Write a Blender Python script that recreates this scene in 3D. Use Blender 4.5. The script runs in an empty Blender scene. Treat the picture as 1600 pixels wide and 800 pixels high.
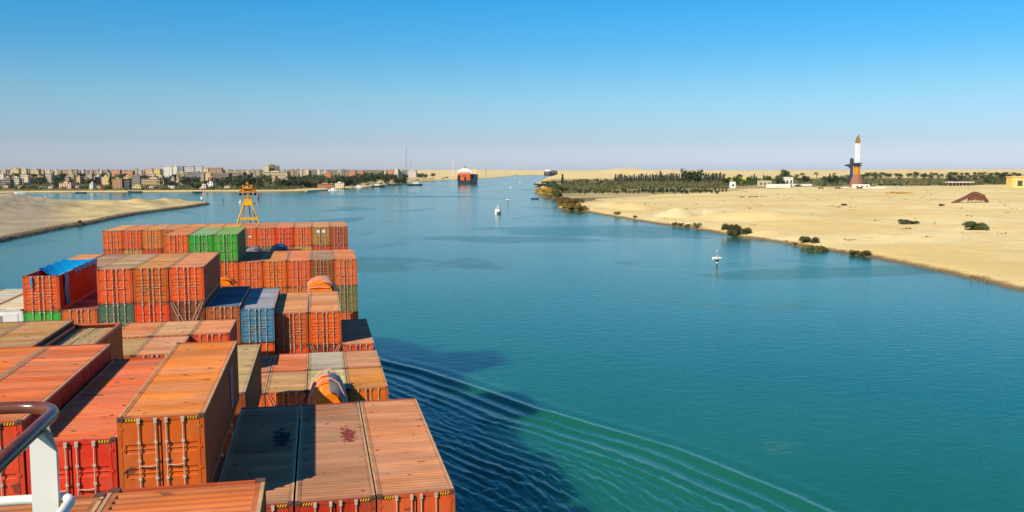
import bpy, math, random
import numpy as np
from mathutils import Vector, Matrix, Euler

# ------------------------------------------------------------------ camera, sky, sun, exposure
SC = bpy.context.scene
COL = SC.collection
R = math.radians
HC = 33.0                       # the bridge's height over the water
F = 1483.0                      # focal length in photo pixels (1600 wide)
YAW, PITCH = 0.20143, math.atan((400 - 266) / F)
cam = bpy.data.cameras.new("camera"); cam_o = bpy.data.objects.new("camera", cam); COL.objects.link(cam_o)
cam.sensor_width = 36; cam.lens = 36 * F / 1600; cam.clip_start = 0.1; cam.clip_end = 120000
FWD = Vector((math.sin(YAW) * math.cos(PITCH), math.cos(YAW) * math.cos(PITCH), -math.sin(PITCH)))
RGT = Vector((math.cos(YAW), -math.sin(YAW), 0)); UPV = RGT.cross(FWD)
CAM = Vector((0, 0, HC))
cam_o.matrix_world = Matrix(((RGT.x, UPV.x, -FWD.x, 0), (RGT.y, UPV.y, -FWD.y, 0), (RGT.z, UPV.z, -FWD.z, HC), (0, 0, 0, 1)))
SC.camera = cam_o
SC.view_settings.view_transform = 'Standard'; SC.view_settings.look = 'None'
SC.view_settings.exposure = 0.15; SC.view_settings.gamma = 1.0
SC.cycles.max_bounces = 6; SC.cycles.diffuse_bounces = 2; SC.cycles.glossy_bounces = 3
SC.cycles.transmission_bounces = 2; SC.cycles.volume_bounces = 0; SC.cycles.transparent_max_bounces = 4
SC.cycles.sample_clamp_indirect = 4

SUN_FROM = Vector((-0.785, -0.62, 0)).normalized(); SUN_EL = R(35.5)
sun_dir = Vector((SUN_FROM.x * math.cos(SUN_EL), SUN_FROM.y * math.cos(SUN_EL), math.sin(SUN_EL)))
sl = bpy.data.lights.new("sun", 'SUN'); sl.energy = 5.0; sl.angle = R(0.5); sl.color = (1.0, 0.88, 0.70)
so = bpy.data.objects.new("sun", sl); COL.objects.link(so); so.rotation_euler = sun_dir.to_track_quat('Z', 'Y').to_euler()
W = bpy.data.worlds.new("World"); SC.world = W; W.use_nodes = True
nt = W.node_tree; nt.nodes.clear()
wo = nt.nodes.new('ShaderNodeOutputWorld'); bg = nt.nodes.new('ShaderNodeBackground')
sky = nt.nodes.new('ShaderNodeTexSky'); sky.sky_type = 'NISHITA'; sky.sun_disc = False
sky.sun_elevation = SUN_EL; sky.sun_rotation = math.atan2(sun_dir.x, sun_dir.y)
sky.altitude = 0; sky.air_density = 1.0; sky.dust_density = 0.6; sky.ozone_density = 2.5
# the air's own colour: a lilac grey belt over the horizon and a deep clear blue above
tcw = nt.nodes.new('ShaderNodeTexCoord'); sxw = nt.nodes.new('ShaderNodeSeparateXYZ'); rmp = nt.nodes.new('ShaderNodeValToRGB')
nt.links.new(tcw.outputs['Generated'], sxw.inputs[0]); nt.links.new(sxw.outputs['Z'], rmp.inputs[0])
SKYR = [(0.0, (0.865, 0.96, 1.42)), (0.031, (0.587, 0.698, 1.01)), (0.078, (0.455, 0.72, 0.905)), (0.124, (0.246, 0.675, 0.945)), (0.18, (0.117, 0.67, 0.985)), (0.6, (0.12, 0.52, 0.92))]
while len(rmp.color_ramp.elements) < len(SKYR): rmp.color_ramp.elements.new(0.5)
for e, (p_, c_) in zip(rmp.color_ramp.elements, SKYR): e.position = p_; e.color = (*c_, 1)
mxw = nt.nodes.new('ShaderNodeMix'); mxw.data_type = 'RGBA'; mxw.blend_type = 'MULTIPLY'; mxw.inputs[0].default_value = 1
nt.links.new(sky.outputs[0], mxw.inputs[6]); nt.links.new(rmp.outputs[0], mxw.inputs[7])
nt.links.new(mxw.outputs[2], bg.inputs[0]); bg.inputs[1].default_value = 0.12
nt.links.new(bg.outputs[0], wo.inputs[0])

# ------------------------------------------------------------------ helpers
rng = random.Random(7)
def lin(c):
    c = c / 255.0
    return c / 12.92 if c <= 0.04045 else ((c + 0.055) / 1.055) ** 2.4
def rgb(r, g, b, k=1.0): return (min(lin(r) * k, .9), min(lin(g) * k, .9), min(lin(b) * k, .9), 1.0)

class MB:
    def __init__(s): s.v = []; s.f = []; s.m = []
    def add(s, vs, fs, mi=0):
        n = len(s.v); s.v += [tuple(v) for v in vs]; s.f += [tuple(i + n for i in f) for f in fs]; s.m += [mi] * len(fs); return s
    def box(s, x0, x1, y0, y1, z0, z1, mi=0):
        return s.add([(x0, y0, z0), (x1, y0, z0), (x1, y1, z0), (x0, y1, z0), (x0, y0, z1), (x1, y0, z1), (x1, y1, z1), (x0, y1, z1)],
                     [(0, 3, 2, 1), (4, 5, 6, 7), (0, 1, 5, 4), (1, 2, 6, 5), (2, 3, 7, 6), (3, 0, 4, 7)], mi)
    def tube(s, a, b, r0, r1=None, n=8, mi=0, caps=True):
        return s.path([a, b], [r0, r0 if r1 is None else r1], n, mi, caps)
    def path(s, pts, rad, n=8, mi=0, caps=True):
        pts = [Vector(p) for p in pts]
        if not hasattr(rad, '__len__'): rad = [rad] * len(pts)
        rings = []; ref = None
        for i, p in enumerate(pts):
            d = (pts[min(i + 1, len(pts) - 1)] - pts[max(i - 1, 0)]).normalized()
            if ref is None: ref = Vector((0, 0, 1)) if abs(d.z) < .9 else Vector((1, 0, 0))
            u = d.cross(ref).normalized(); w = u.cross(d).normalized(); ref = w
            rings.append([p + (u * math.cos(2 * math.pi * k / n) + w * math.sin(2 * math.pi * k / n)) * rad[i] for k in range(n)])
        vs = [q for r_ in rings for q in r_]; fs = []
        for i in range(len(pts) - 1):
            for k in range(n): fs.append((i * n + k, i * n + (k + 1) % n, (i + 1) * n + (k + 1) % n, (i + 1) * n + k))
        if caps: fs += [tuple(range(n))[::-1], tuple((len(pts) - 1) * n + k for k in range(n))]
        return s.add(vs, fs, mi)
    def lathe(s, prof, n=14, mi=0, c=(0, 0)):
        vs = [(c[0] + r * math.cos(2 * math.pi * k / n), c[1] + r * math.sin(2 * math.pi * k / n), z) for r, z in prof for k in range(n)]
        fs = [(i * n + k, i * n + (k + 1) % n, (i + 1) * n + (k + 1) % n, (i + 1) * n + k) for i in range(len(prof) - 1) for k in range(n)]
        fs += [tuple(range(n))[::-1], tuple((len(prof) - 1) * n + k for k in range(n))]
        return s.add(vs, fs, mi)
    def prism(s, poly, axis, a, b, mi=0):
        """poly in the plane across axis ('x': (y,z), 'y': (x,z), 'z': (x,y))"""
        mk = {'x': lambda p, t: (t, p[0], p[1]), 'y': lambda p, t: (p[0], t, p[1]), 'z': lambda p, t: (p[0], p[1], t)}[axis]
        n = len(poly)
        return s.add([mk(p, a) for p in poly] + [mk(p, b) for p in poly],
                     [tuple(range(n))[::-1], tuple(range(n, 2 * n))] + [(i, (i + 1) % n, n + (i + 1) % n, n + i) for i in range(n)], mi)
    def mesh(s, name, mats, smooth=False):
        me = bpy.data.meshes.new(name); me.from_pydata(s.v, [], s.f)
        for m in (mats if isinstance(mats, (list, tuple)) else [mats]): me.materials.append(m)
        if any(s.m): me.polygons.foreach_set('material_index', s.m)
        if smooth: me.polygons.foreach_set('use_smooth', [True] * len(me.polygons))
        me.update(); return me
    def build(s, name, mats, parent=None, color=None, smooth=False):
        return put(name, s.mesh(name, mats, smooth), parent, color)

def put(name, me, parent=None, color=None):
    o = bpy.data.objects.new(name, me); COL.objects.link(o)
    if parent is not None: o.parent = parent
    if color is not None: o.color = color
    return o
def tag(o, label=None, cat=None, group=None, kind=None):
    if label: o['label'] = label
    if cat: o['category'] = cat
    if group: o['group'] = group
    if kind: o['kind'] = kind
    return o
def thing(name, label, cat, loc=(0, 0, 0), rz=0, group=None):
    o = bpy.data.objects.new(name, None); COL.objects.link(o)
    o.location = loc; o.rotation_euler = (0, 0, rz)
    return tag(o, label, cat, group)
def dup(o, parent=None):
    c = o.copy(); COL.objects.link(c); c.parent = parent
    for ch in KIDS.get(o.name, []): dup(ch, c)
    return c
KIDS = {}
def freeze(o):          # remember a finished thing's tree so that copying is quick
    KIDS[o.name] = list(o.children)
    for c in o.children: freeze(c)
    return o

def M(name, color=(.5, .5, .5, 1), rough=.6, metal=0, objcol=False, var=.15, scale=4.0, stretch=(1, 1, 1), rust=0.0, rustcol=(.10, .035, .015, 1), bump=0.0, spec=.4, fade=None, fadeamt=0.0, fadescale=.5, fadestretch=(1, 1, 1), emit=None, spots=0.0, bands=0.0):
    m = bpy.data.materials.new(name); m.use_nodes = True; t = m.node_tree; N = t.nodes; L = t.links
    b = N['Principled BSDF']; b.inputs['Roughness'].default_value = rough; b.inputs['Metallic'].default_value = metal
    b.inputs['Specular IOR Level'].default_value = spec
    tc = N.new('ShaderNodeTexCoord'); oi = N.new('ShaderNodeObjectInfo')
    def coords(st):
        mp = N.new('ShaderNodeMapping'); mp.inputs['Scale'].default_value = st
        cb = N.new('ShaderNodeVectorMath'); cb.operation = 'SCALE'; cb.inputs[0].default_value = (31, 17, 53)
        L.new(oi.outputs['Random'], cb.inputs['Scale']); L.new(cb.outputs[0], mp.inputs['Location']); L.new(tc.outputs['Object'], mp.inputs['Vector'])
        return mp.outputs[0]
    def noise(st, sc, det=5, rg=.55):
        n = N.new('ShaderNodeTexNoise'); n.inputs['Scale'].default_value = sc; n.inputs['Detail'].default_value = det; n.inputs['Roughness'].default_value = rg
        L.new(coords(st), n.inputs['Vector']); return n.outputs[0]
    def rng_(x, a, b_, c, d):
        r_ = N.new('ShaderNodeMapRange'); r_.inputs[1].default_value = a; r_.inputs[2].default_value = b_; r_.inputs[3].default_value = c; r_.inputs[4].default_value = d
        L.new(x, r_.inputs[0]); return r_.outputs[0]
    def mix(fac, a, c, mode='MIX'):
        x = N.new('ShaderNodeMix'); x.data_type = 'RGBA'; x.blend_type = mode
        if isinstance(fac, float): x.inputs[0].default_value = fac
        else: L.new(fac, x.inputs[0])
        for i, q in ((6, a), (7, c)):
            if isinstance(q, tuple): x.inputs[i].default_value = q
            else: L.new(q, x.inputs[i])
        return x.outputs[2]
    base = oi.outputs['Color'] if objcol else tuple(color)
    if fade: base = mix(rng_(noise(fadestretch, fadescale), .38, .68, 0, fadeamt), base, fade)
    if var:
        n1 = noise(stretch, scale); hv = N.new('ShaderNodeHueSaturation'); L.new(rng_(n1, .3, .7, 1 - var, 1 + var), hv.inputs['Value'])
        if isinstance(base, tuple): hv.inputs['Color'].default_value = base
        else: L.new(base, hv.inputs['Color'])
        base = hv.outputs[0]
    if rust:
        base = mix(rng_(noise((1, 1, .5), 2.6, 8, .72), .70 - rust * .25, .80 - rust * .2, 0, .85), base, rustcol)
    if bands:
        hb = N.new('ShaderNodeHueSaturation'); L.new(rng_(noise((.04, .75, 1), 1.0, 2, .5), .35, .65, 1 - bands, 1 + bands * .6), hb.inputs['Value']); L.new(base, hb.inputs['Color']); base = hb.outputs[0]
        base = mix(rng_(noise((.7, .5, 1), .8, 4, .6), .60, .70, 0, .55), base, (.30, .20, .09, 1))
    if spots: base = mix(rng_(noise((.7, 1.4, 1), 2.1, 2.5, .6), .70 - spots * .1, .735 - spots * .1, 0, .8), base, (.13, .04, .02, 1))
    if isinstance(base, tuple): b.inputs['Base Color'].default_value = base
    else: L.new(base, b.inputs['Base Color'])
    if bump:
        bp = N.new('ShaderNodeBump'); bp.inputs['Strength'].default_value = bump; bp.inputs['Distance'].default_value = .02
        L.new(noise((1, 1, 1), scale * 3), bp.inputs['Height']); L.new(bp.outputs[0], b.inputs['Normal'])
    if emit: b.inputs['Emission Color'].default_value = emit; b.inputs['Emission Strength'].default_value = 1
    return m

def ray(px, py):
    d = FWD * F + RGT * (px - 800) - UPV * (py - 400)
    return d.normalized()
def gp(px, py, z=0.0):
    d = ray(px, py); t = (z - HC) / d.z; return CAM + d * t
def dep(p): return (Vector(p) - CAM).dot(FWD)
def pxm(p): return dep(p) / F         # metres per photo pixel at p
def at(px, Z):                        # ground-plan point in the direction of column px, at plan depth Z
    s = (px - 800) / F * math.cos(PITCH)
    return (math.sin(YAW) * Z + math.cos(YAW) * Z * s, math.cos(YAW) * Z - math.sin(YAW) * Z * s)

# ------------------------------------------------------------------ terrain
def vnoise(x, y, seed=0):
    xi = np.floor(x).astype(np.int64); yi = np.floor(y).astype(np.int64); xf = x - xi; yf = y - yi
    def h(a, b):
        n = (a * 374761393 + b * 668265263 + seed * 1442695041) & 0xffffffff
        n = ((n ^ (n >> 13)) * 1274126177) & 0xffffffff
        return ((n ^ (n >> 16)) & 0xffff) / 65535.0
    u = xf * xf * (3 - 2 * xf); v = yf * yf * (3 - 2 * yf)
    return (h(xi, yi) * (1 - u) + h(xi + 1, yi) * u) * (1 - v) + (h(xi, yi + 1) * (1 - u) + h(xi + 1, yi + 1) * u) * v
def fbm(x, y, o=4, seed=0):
    s = 0; a = .5
    for i in range(o): s = s + a * vnoise(x * 2 ** i, y * 2 ** i, seed + i); a *= .5
    return s

shore_px = [(0, 302.3), (20, 301.8), (60, 301.3), (180, 300.8), (300, 300.2), (400, 299.8), (470, 299.3), (500, 297.5), (520, 295.8), (540, 294.8), (562, 293.4), (590, 290.6), (610, 288.2), (637, 285.6),
            (665, 283.7), (699, 281.2), (745, 279.6), (780, 277.3), (802, 275.3), (805, 273.8), (846, 273.2), (870, 273.5), (857, 276.6), (844, 283), (834, 287), (849, 289.5),
            (838, 295), (835.5, 301), (857, 308), (868, 312), (873, 320), (867, 325.6), (890, 328), (914, 331.2), (940, 335.5), (975, 341.5), (1000, 346), (1040, 352), (1080, 357), (1135, 366.5), (1165, 371.5), (1215, 378.5), (1280, 390.5),
            (1345, 400), (1400, 410), (1500, 432), (1600, 455), (1750, 495)]
shore = [tuple(gp(*p).xy) for p in shore_px]
mainland = [at(-2500, 1500), at(-600, 1400)] + shore + [(220, 120), (300, 0), (60000, 0), (60000, 90000), (-90000, 90000), (-90000, 1500)]
spit_px = [(328, 319.2), (300, 323.6), (260, 329), (215, 335), (180, 341.5), (150, 348.5), (100, 357), (50, 367.5), (0, 378), (-80, 395), (-250, 425)]
spit = [tuple(gp(*p).xy) for p in spit_px] + [at(-900, 420), at(-900, 900)] + [tuple(gp(*p).xy) for p in [(-60, 309), (20, 311.5), (100, 314.5), (190, 315.5), (260, 315.8), (300, 316.5), (326, 318.3)]]

def sdist(x, y, poly):
    P = np.array(poly); Q = np.roll(P, -1, 0); d2 = np.full(x.shape, 1e18); ins = np.zeros(x.shape, bool)
    for (ax, ay), (bx, by) in zip(P, Q):
        ex, ey = bx - ax, by - ay; t = np.clip(((x - ax) * ex + (y - ay) * ey) / (ex * ex + ey * ey + 1e-9), 0, 1)
        dx = x - ax - t * ex; dy = y - ay - t * ey; d2 = np.minimum(d2, dx * dx + dy * dy)
        c = ((ay > y) != (by > y)); xx = ax + (y - ay) * ex / (ey if abs(ey) > 1e-9 else 1e-9); ins ^= (c & (x < xx))
    d = np.sqrt(d2); return np.where(ins, d, -d)

CY, SY = math.cos(YAW), math.sin(YAW)
def camframe(x, y):
    return CY * x - SY * y, SY * x + CY * y        # lateral, depth
MOUNDS = []   # (x, y, half width across, half width along, height, turn, power)
def mound(px, Z, w, l, h, turn=0, pw=1.0):
    x, y = at(px, Z); MOUNDS.append((x, y, w, l, h, turn, pw))
# small tipped sand heaps on the east bank
mound(990, 760, 15, 36, 4.6, .3); mound(1060, 650, 15, 30, 5.0, -.2); mound(1150, 600, 30, 26, 4.6, .1); mound(1105, 660, 16, 22, 3.2); mound(1210, 610, 26, 30, 2.8, .3)
mound(1035, 560, 10, 13, 5.0, 0, 1.2); mound(1015, 575, 8, 12, 3.2); mound(930, 720, 14, 28, 2.6); mound(1075, 520, 18, 10, 2.2); mound(955, 840, 16, 40, 2.8)
mound(1240, 520, 60, 34, 2.4, .2); mound(1400, 430, 60, 26, 2.0, -.1); mound(1520, 700, 90, 60, 3.4, .1); mound(1330, 800, 70, 40, 2.2); mound(1450, 560, 50, 26, 2.2, .2); mound(1570, 470, 40, 26, 2.2)
mound(1180, 470, 30, 14, 1.8, .2); mound(1500, 380, 50, 20, 1.5, .3)
mound(600, 2260, 100, 120, 8.0); mound(648, 2750, 120, 260, 9.0); mound(560, 2000, 70, 80, 5.0)
# spit: the big grey tip on the left, then a line of yellow heaps
mound(-95, 640, 52, 100, 13.0, 0, 1.0); mound(-30, 690, 34, 50, 3.6, 0, 1.0); mound(110, 760, 30, 45, 2.2); mound(150, 690, 20, 30, 2.6, .4)
mound(213, 850, 22, 26, 5.4, .2, 1.1); mound(257, 885, 16, 24, 5.6, 0, 1.1); mound(185, 800, 22, 24, 3.6); mound(290, 900, 14, 20, 2.2); mound(60, 720, 30, 35, 3.0); mound(235, 790, 14, 14, 2.0)
# spoil banks beside the canal far ahead
mound(690, 3900, 330, 700, 16, .1); mound(760, 4400, 260, 900, 15, 0); mound(640, 3700, 160, 500, 13); mound(800, 5600, 300, 800, 12)
mound(905, 5200, 170, 900, 27, 0); mound(975, 5000, 200, 800, 33, .1); mound(1045, 5000, 170, 700, 27, 0); mound(890, 6300, 240, 900, 16)
mound(1130, 5400, 190, 800, 23); mound(1230, 5600, 260, 800, 21); mound(1280, 7000, 700, 900, 18); mound(1500, 8200, 1100, 900, 20); mound(1750, 8200, 900, 900, 20)

def height(x, y):
    x = np.atleast_1d(np.asarray(x, float)); y = np.atleast_1d(np.asarray(y, float))
    dm = sdist(x, y, mainland) + (fbm(x / 9, y / 9, 3, 3) - .45) * 3.0
    ds = sdist(x, y, spit) + (fbm(x / 11, y / 11, 3, 9) - .45) * 1.6
    lat, dp = camframe(x, y)
    east = 1 / (1 + np.exp(-(lat - 110 + dp * .0) / 40.0))
    n = fbm(x / 60, y / 60, 4, 1) - .47; n2 = fbm(x / 11, y / 11, 4, 5) - .47
    zi_e = .15 + np.minimum(dm, 5) * .26 + 9.2 * (1 - np.exp(-np.maximum(dm, 0) / 330.0)) + n * 2.4 * np.clip(dm / 60, 0, 1) + n2 * .5 * np.clip(dm / 14, 0, 1)
    zi_w = .15 + np.minimum(dm, 12) * .14 + 14 * (1 - np.exp(-np.maximum(dm, 0) / 1300.0)) + n * 1.2 * np.clip(dm / 60, 0, 1)
    far = np.clip((dp - 5200) / 5000, 0, 1)
    zm = zi_e * east + zi_w * (1 - east) + far * (16 + 24 * (fbm(x / 1900, y / 1900, 4, 21) - .4))
    zm = np.where(dm > 0, zm, np.maximum(dm * .25, -3))
    zs = np.where(ds > 0, .2 + np.minimum(ds, 3.0) * .55 + np.minimum(ds, 60) * .012 + n2 * .8 * np.clip(ds / 8, 0, 1), np.maximum(ds * .5, -3))
    z = np.maximum(zm, zs)
    dl = np.maximum(dm, ds); land = np.clip(dl / 14.0, 0, 1); landf = np.clip(dl / 330.0, 0, 1) ** .8
    big_ = np.zeros_like(z)
    for mx, my, w, l, h, turn, pw in MOUNDS:
        ca, sa = math.cos(turn - YAW), math.sin(turn - YAW)
        u = ((x - mx) * ca + (y - my) * sa) / w; v = (-(x - mx) * sa + (y - my) * ca) / l
        r2 = u * u + v * v
        if h < 6 and w < 100: g = np.maximum(0, 1.15 - np.sqrt(r2 + .03)) ** pw
        else: g = np.exp(-r2 * .8)
        if w > 150: big_ = np.maximum(big_, h * g)
        else: z = z + h * g * land * (1 + .25 * n2)
    return z + big_ * landf * (.8 + .4 * fbm(x / 160, y / 160, 3, 77))
def hz(x, y): return float(height(x, y)[0])
def ground(px, py):
    """where the ray through a photo pixel meets the ground"""
    d = ray(px, py); t = np.geomspace(150, 30000, 1500)
    zz = height(CAM.x + d.x * t, CAM.y + d.y * t); below = np.nonzero(CAM.z + d.z * t < np.maximum(zz, 0))[0]
    i = below[0] if len(below) else len(t) - 1
    tt = np.linspace(t[max(i - 1, 0)], t[i], 24); z2 = height(CAM.x + d.x * tt, CAM.y + d.y * tt)
    j = np.nonzero(CAM.z + d.z * tt < np.maximum(z2, 0))[0]; q = tt[j[0]] if len(j) else tt[-1]
    return Vector((CAM.x + d.x * q, CAM.y + d.y * q, float(z2[j[0]] if len(j) else z2[-1])))
def onland(px, Z):
    x, y = at(px, Z); return Vector((x, y, hz(x, y)))

def grid_mesh(name, az, rr, zfun, mat, smooth=True):
    A, Rr = np.meshgrid(az, rr); x = np.sin(A) * Rr; y = np.cos(A) * Rr; z = zfun(x.ravel(), y.ravel())
    na, nr = len(az), len(rr); co = np.stack([x.ravel(), y.ravel(), z], 1).astype(np.float32)
    i = np.arange(nr - 1)[:, None] * na + np.arange(na - 1)[None, :]
    q = np.stack([i, i + 1, i + na + 1, i + na], -1).reshape(-1, 4)[:, ::-1]
    me = bpy.data.meshes.new(name); me.vertices.add(len(co)); me.vertices.foreach_set('co', co.ravel())
    me.loops.add(q.size); me.loops.foreach_set('vertex_index', np.ascontiguousarray(q).ravel().astype(np.int32))
    me.polygons.add(len(q)); me.polygons.foreach_set('loop_start', np.arange(0, q.size, 4, dtype=np.int32))
    me.polygons.foreach_set('use_smooth', np.full(len(q), smooth)); me.update(calc_edges=True); me.validate()
    me.materials.append(mat); return me, co

# sand, with damp rims, darker crust and the green-brown soil of the gardens
ms = bpy.data.materials.new('sand'); ms.use_nodes = True; t = ms.node_tree; N = t.nodes; L = t.links
b = N['Principled BSDF']; b.inputs['Roughness'].default_value = .95; b.inputs['Specular IOR Level'].default_value = .1
geo = N.new('ShaderNodeNewGeometry'); sep = N.new('ShaderNodeSeparateXYZ'); L.new(geo.outputs['Position'], sep.inputs[0])
def wn(scale, det=5, rough=.55):
    n = N.new('ShaderNodeTexNoise'); n.inputs['Scale'].default_value = scale; n.inputs['Detail'].default_value = det; n.inputs['Roughness'].default_value = rough
    L.new(geo.outputs['Position'], n.inputs['Vector']); return n.outputs[0]
def mr(x, a, b_, c=0, d=1):
    r_ = N.new('ShaderNodeMapRange'); r_.interpolation_type = 'SMOOTHSTEP'
    for i, v in ((1, a), (2, b_), (3, c), (4, d)): r_.inputs[i].default_value = v
    L.new(x, r_.inputs[0]); return r_.outputs[0]
def mx(fac, a, c, mode='MIX'):
    x = N.new('ShaderNodeMix'); x.data_type = 'RGBA'; x.blend_type = mode
    if isinstance(fac, (int, float)): x.inputs[0].default_value = fac
    else: L.new(fac, x.inputs[0])
    for i, q in ((6, a), (7, c)):
        if isinstance(q, tuple): x.inputs[i].default_value = q
        else: L.new(q, x.inputs[i])
    return x.outputs[2]
def ma(op, a, c=0.0):
    x = N.new('ShaderNodeMath'); x.operation = op
    for i, q in ((0, a), (1, c)):
        if isinstance(q, (int, float)): x.inputs[i].default_value = q
        else: L.new(q, x.inputs[i])
    return x.outputs[0]
base = mx(mr(wn(.012), .35, .65), (.78, .56, .215, 1), (.88, .71, .34, 1))
base = mx(mr(wn(.05, 6, .65), .42, .66, 0, .8), base, (.80, .56, .23, 1))
base = mx(mr(wn(.7, 6, .7), .54, .72, 0, .4), base, (.42, .30, .16, 1))
att = N.new('ShaderNodeAttribute'); att.attribute_name = 'soil'; sa_ = N.new('ShaderNodeSeparateColor'); L.new(att.outputs['Color'], sa_.inputs[0])
base = mx(sa_.outputs['Red'], base, mx(mr(wn(.03), .4, .6), (.16, .15, .05, 1), (.34, .26, .13, 1)))
base = mx(sa_.outputs['Green'], base, mx(mr(wn(.05), .35, .65), (.50, .40, .27, 1), (.42, .34, .24, 1)))
base = mx(sa_.outputs['Blue'], base, mx(mr(wn(.4, 5, .7), .4, .6), (.19, .13, .07, 1), (.36, .26, .14, 1)))
wet = ma('MULTIPLY', mr(ma('ADD', sep.outputs['Z'], ma('MULTIPLY', wn(.35, 5, .7), 1.3)), .95, 1.9, 1, 0), .85)
base = mx(wet, base, (.12, .075, .035, 1))
L.new(base, b.inputs['Base Color'])
bp = N.new('ShaderNodeBump'); bp.inputs['Strength'].default_value = .6; bp.inputs['Distance'].default_value = 1.2; L.new(wn(.25, 6, .7), bp.inputs['Height']); L.new(bp.outputs[0], b.inputs['Normal'])

az_f = np.radians(np.linspace(-22, 45, 1150)); az_c1 = np.radians(np.linspace(-80, -22.4, 40)); az_c2 = np.radians(np.linspace(45.4, 100, 40))
az_land = np.concatenate([az_c1, az_f, az_c2])
rr_land = np.concatenate([np.geomspace(120, 2200, 420), np.geomspace(2230, 32000, 110)])
gme, gco = grid_mesh('ground', az_land, rr_land, height, ms)
lat_, dp_ = camframe(gco[:, 0].astype(float), gco[:, 1].astype(float)); pxs = 800 + F * lat_ / np.maximum(dp_, 1)
pyz = 266 + (HC - gco[:, 2]) * F / np.maximum(dp_, 1)
dmv = sdist(gco[:, 0].astype(float), gco[:, 1].astype(float), mainland)
nz = fbm(gco[:, 0] / 70.0, gco[:, 1] / 70.0, 3, 31)
soil = np.zeros((len(gco), 4), np.float32); soil[:, 3] = 1
town = (pxs < 650) & (dp_ > 1250) & (dmv > 22)
soil[:, 0] = np.where(town, np.clip((dmv - 22) / 20, 0, 1), 0)
garden = (pxs > 855) & (dp_ < 4200) & (dp_ > np.interp(pxs, [850, 870, 930, 1000, 1130, 1170, 1330, 1600], [780, 830, 940, 1120, 1190, 1400, 1420, 1500]) + (nz - .45) * 220) & (dp_ < np.interp(pxs, [860, 1000, 1300, 1700], [3200, 3000, 2500, 2300]))
soil[:, 0] = np.maximum(soil[:, 0], garden * (.5 + .5 * np.clip((nz - .38) * 6, 0, 1)))
dsv = sdist(gco[:, 0].astype(float), gco[:, 1].astype(float), spit)
soil[:, 1] = np.where(dsv > 0, np.clip((135 - pxs) / 70, 0, 1) * .85, 0)
edge = np.clip(1 - np.abs(dsv - 2.0) / 3.0, 0, 1) * (dsv > 0) + np.clip(1 - dmv / 5.0, 0, 1) * (dmv > 0) * (pxs > 860) * .6 * (nz > .4)
soil[:, 2] = np.clip(edge + .32 * (dsv > 0) * np.clip(fbm(gco[:, 0] / 16.0, gco[:, 1] / 16.0, 4, 44) * 3.4 - .8, 0, 1.4), 0, 1)
ca = gme.color_attributes.new('soil', 'FLOAT_COLOR', 'POINT'); ca.data.foreach_set('color', soil.ravel())
tag(put('ground', gme), kind='structure')

# ------------------------------------------------------------------ water: one sheet to the horizon with the ship's bow waves in it
crest_px = [(560, 548), (600, 565), (665, 580), (728, 601), (790, 622), (833, 641), (896, 656), (960, 676), (1040, 700), (1120, 728), (1250, 780), (1400, 850)]
crest = [tuple(gp(*p).xy) for p in crest_px]
def water_h(x, y):
    z = np.zeros_like(x)
    near = (x > -5) & (x < 160) & (y > -40) & (y < 230)
    X, Y = x[near], y[near]
    P = np.array(crest); best = np.full(X.shape, 1e18); sg = np.zeros(X.shape); al = np.zeros(X.shape); acc = 0
    for (ax, ay), (bx, by) in zip(P[:-1], P[1:]):
        ex, ey = bx - ax, by - ay; ll = math.hypot(ex, ey); t_ = np.clip(((X - ax) * ex + (Y - ay) * ey) / ll ** 2, 0, 1)
        dx = X - ax - t_ * ex; dy = Y - ay - t_ * ey; d = np.hypot(dx, dy); s = np.sign(ex * (Y - ay) - ey * (X - ax))
        m = d < best; best = np.where(m, d, best); sg = np.where(m, s, sg); al = np.where(m, acc + t_ * ll, al); acc += ll
    s = best * sg                # positive outside the wake, negative towards the ship
    wob = (fbm(X / 12, Y / 12, 3, 41) - .45) * 2.0
    s2 = s + wob; fade_in = np.clip(al / 14, 0, 1)
    ev = .5 + 1.0 * fbm(X / 18, Y / 18, 2, 81); ew = .2 + 1.5 * fbm(X / 10, Y / 10, 2, 91)
    G = lambda c, w: np.exp(-((s2 - c) / w) ** 2)
    h = ev * (.19 * G(0, .75) - .20 * G(-1.7, .9)) + ew * (.17 * G(-3.6, .65) - .14 * G(-5.0, .8)) + (1.6 - ew) * (.12 * G(-6.6, .6) + .08 * G(-9.0, .6)) + .05 * G(3.0, 1.2)
    inner = np.clip(-(s2 + 4.5) / 4, 0, 1) * np.clip((70 + s) / 45, 0, 1)
    ph = fbm(X / 9, Y / 9, 3, 51) * 5.0; am = np.clip(fbm(X / 9, Y / 9, 2, 61) * 2.6 - .5, 0, 1.2)
    rid = lambda v: (1 - np.abs(2 * v - 1)) ** 1.6
    coh = np.clip(-(s2 + 3) / 4, 0, 1) * np.clip((60 + s) / 40, 0, 1)
    h += coh * (.012 + .055 * am) * np.sin(2 * math.pi * (s + .4 * wob) / 1.9 + 1.2 * (fbm(X / 16, Y / 16, 2, 55) - .5) * 6)
    am2 = np.clip(fbm(X / 7, Y / 7, 2, 71) * 2.6 - .6, 0, 1.3)
    h += inner * (.03 + .11 * am) * rid(vnoise(s * 1.35 + al * .10 + wob * .8, al * .15 + s * .05, 101))
    h += inner * (.02 + .08 * am2) * rid(vnoise((s * .9 + al * .28) * 1.9, (al - s * .3) * .33, 102))
    h += inner * .035 * rid(vnoise((s - al * .5) * 2.2, (al + s * .4) * .7, 103))
    h += inner * am2 * .025 * np.sin(2 * math.pi * (s * .86 + al * .4) / 1.25 + ph)
    ed = np.clip((160 - X) / 40, 0, 1) * np.clip((230 - Y) / 30, 0, 1)
    z[near] = h * fade_in * ed
    return z
mw = bpy.data.materials.new('canal_water'); mw.use_nodes = True; t = mw.node_tree; N = t.nodes; L = t.links
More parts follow.
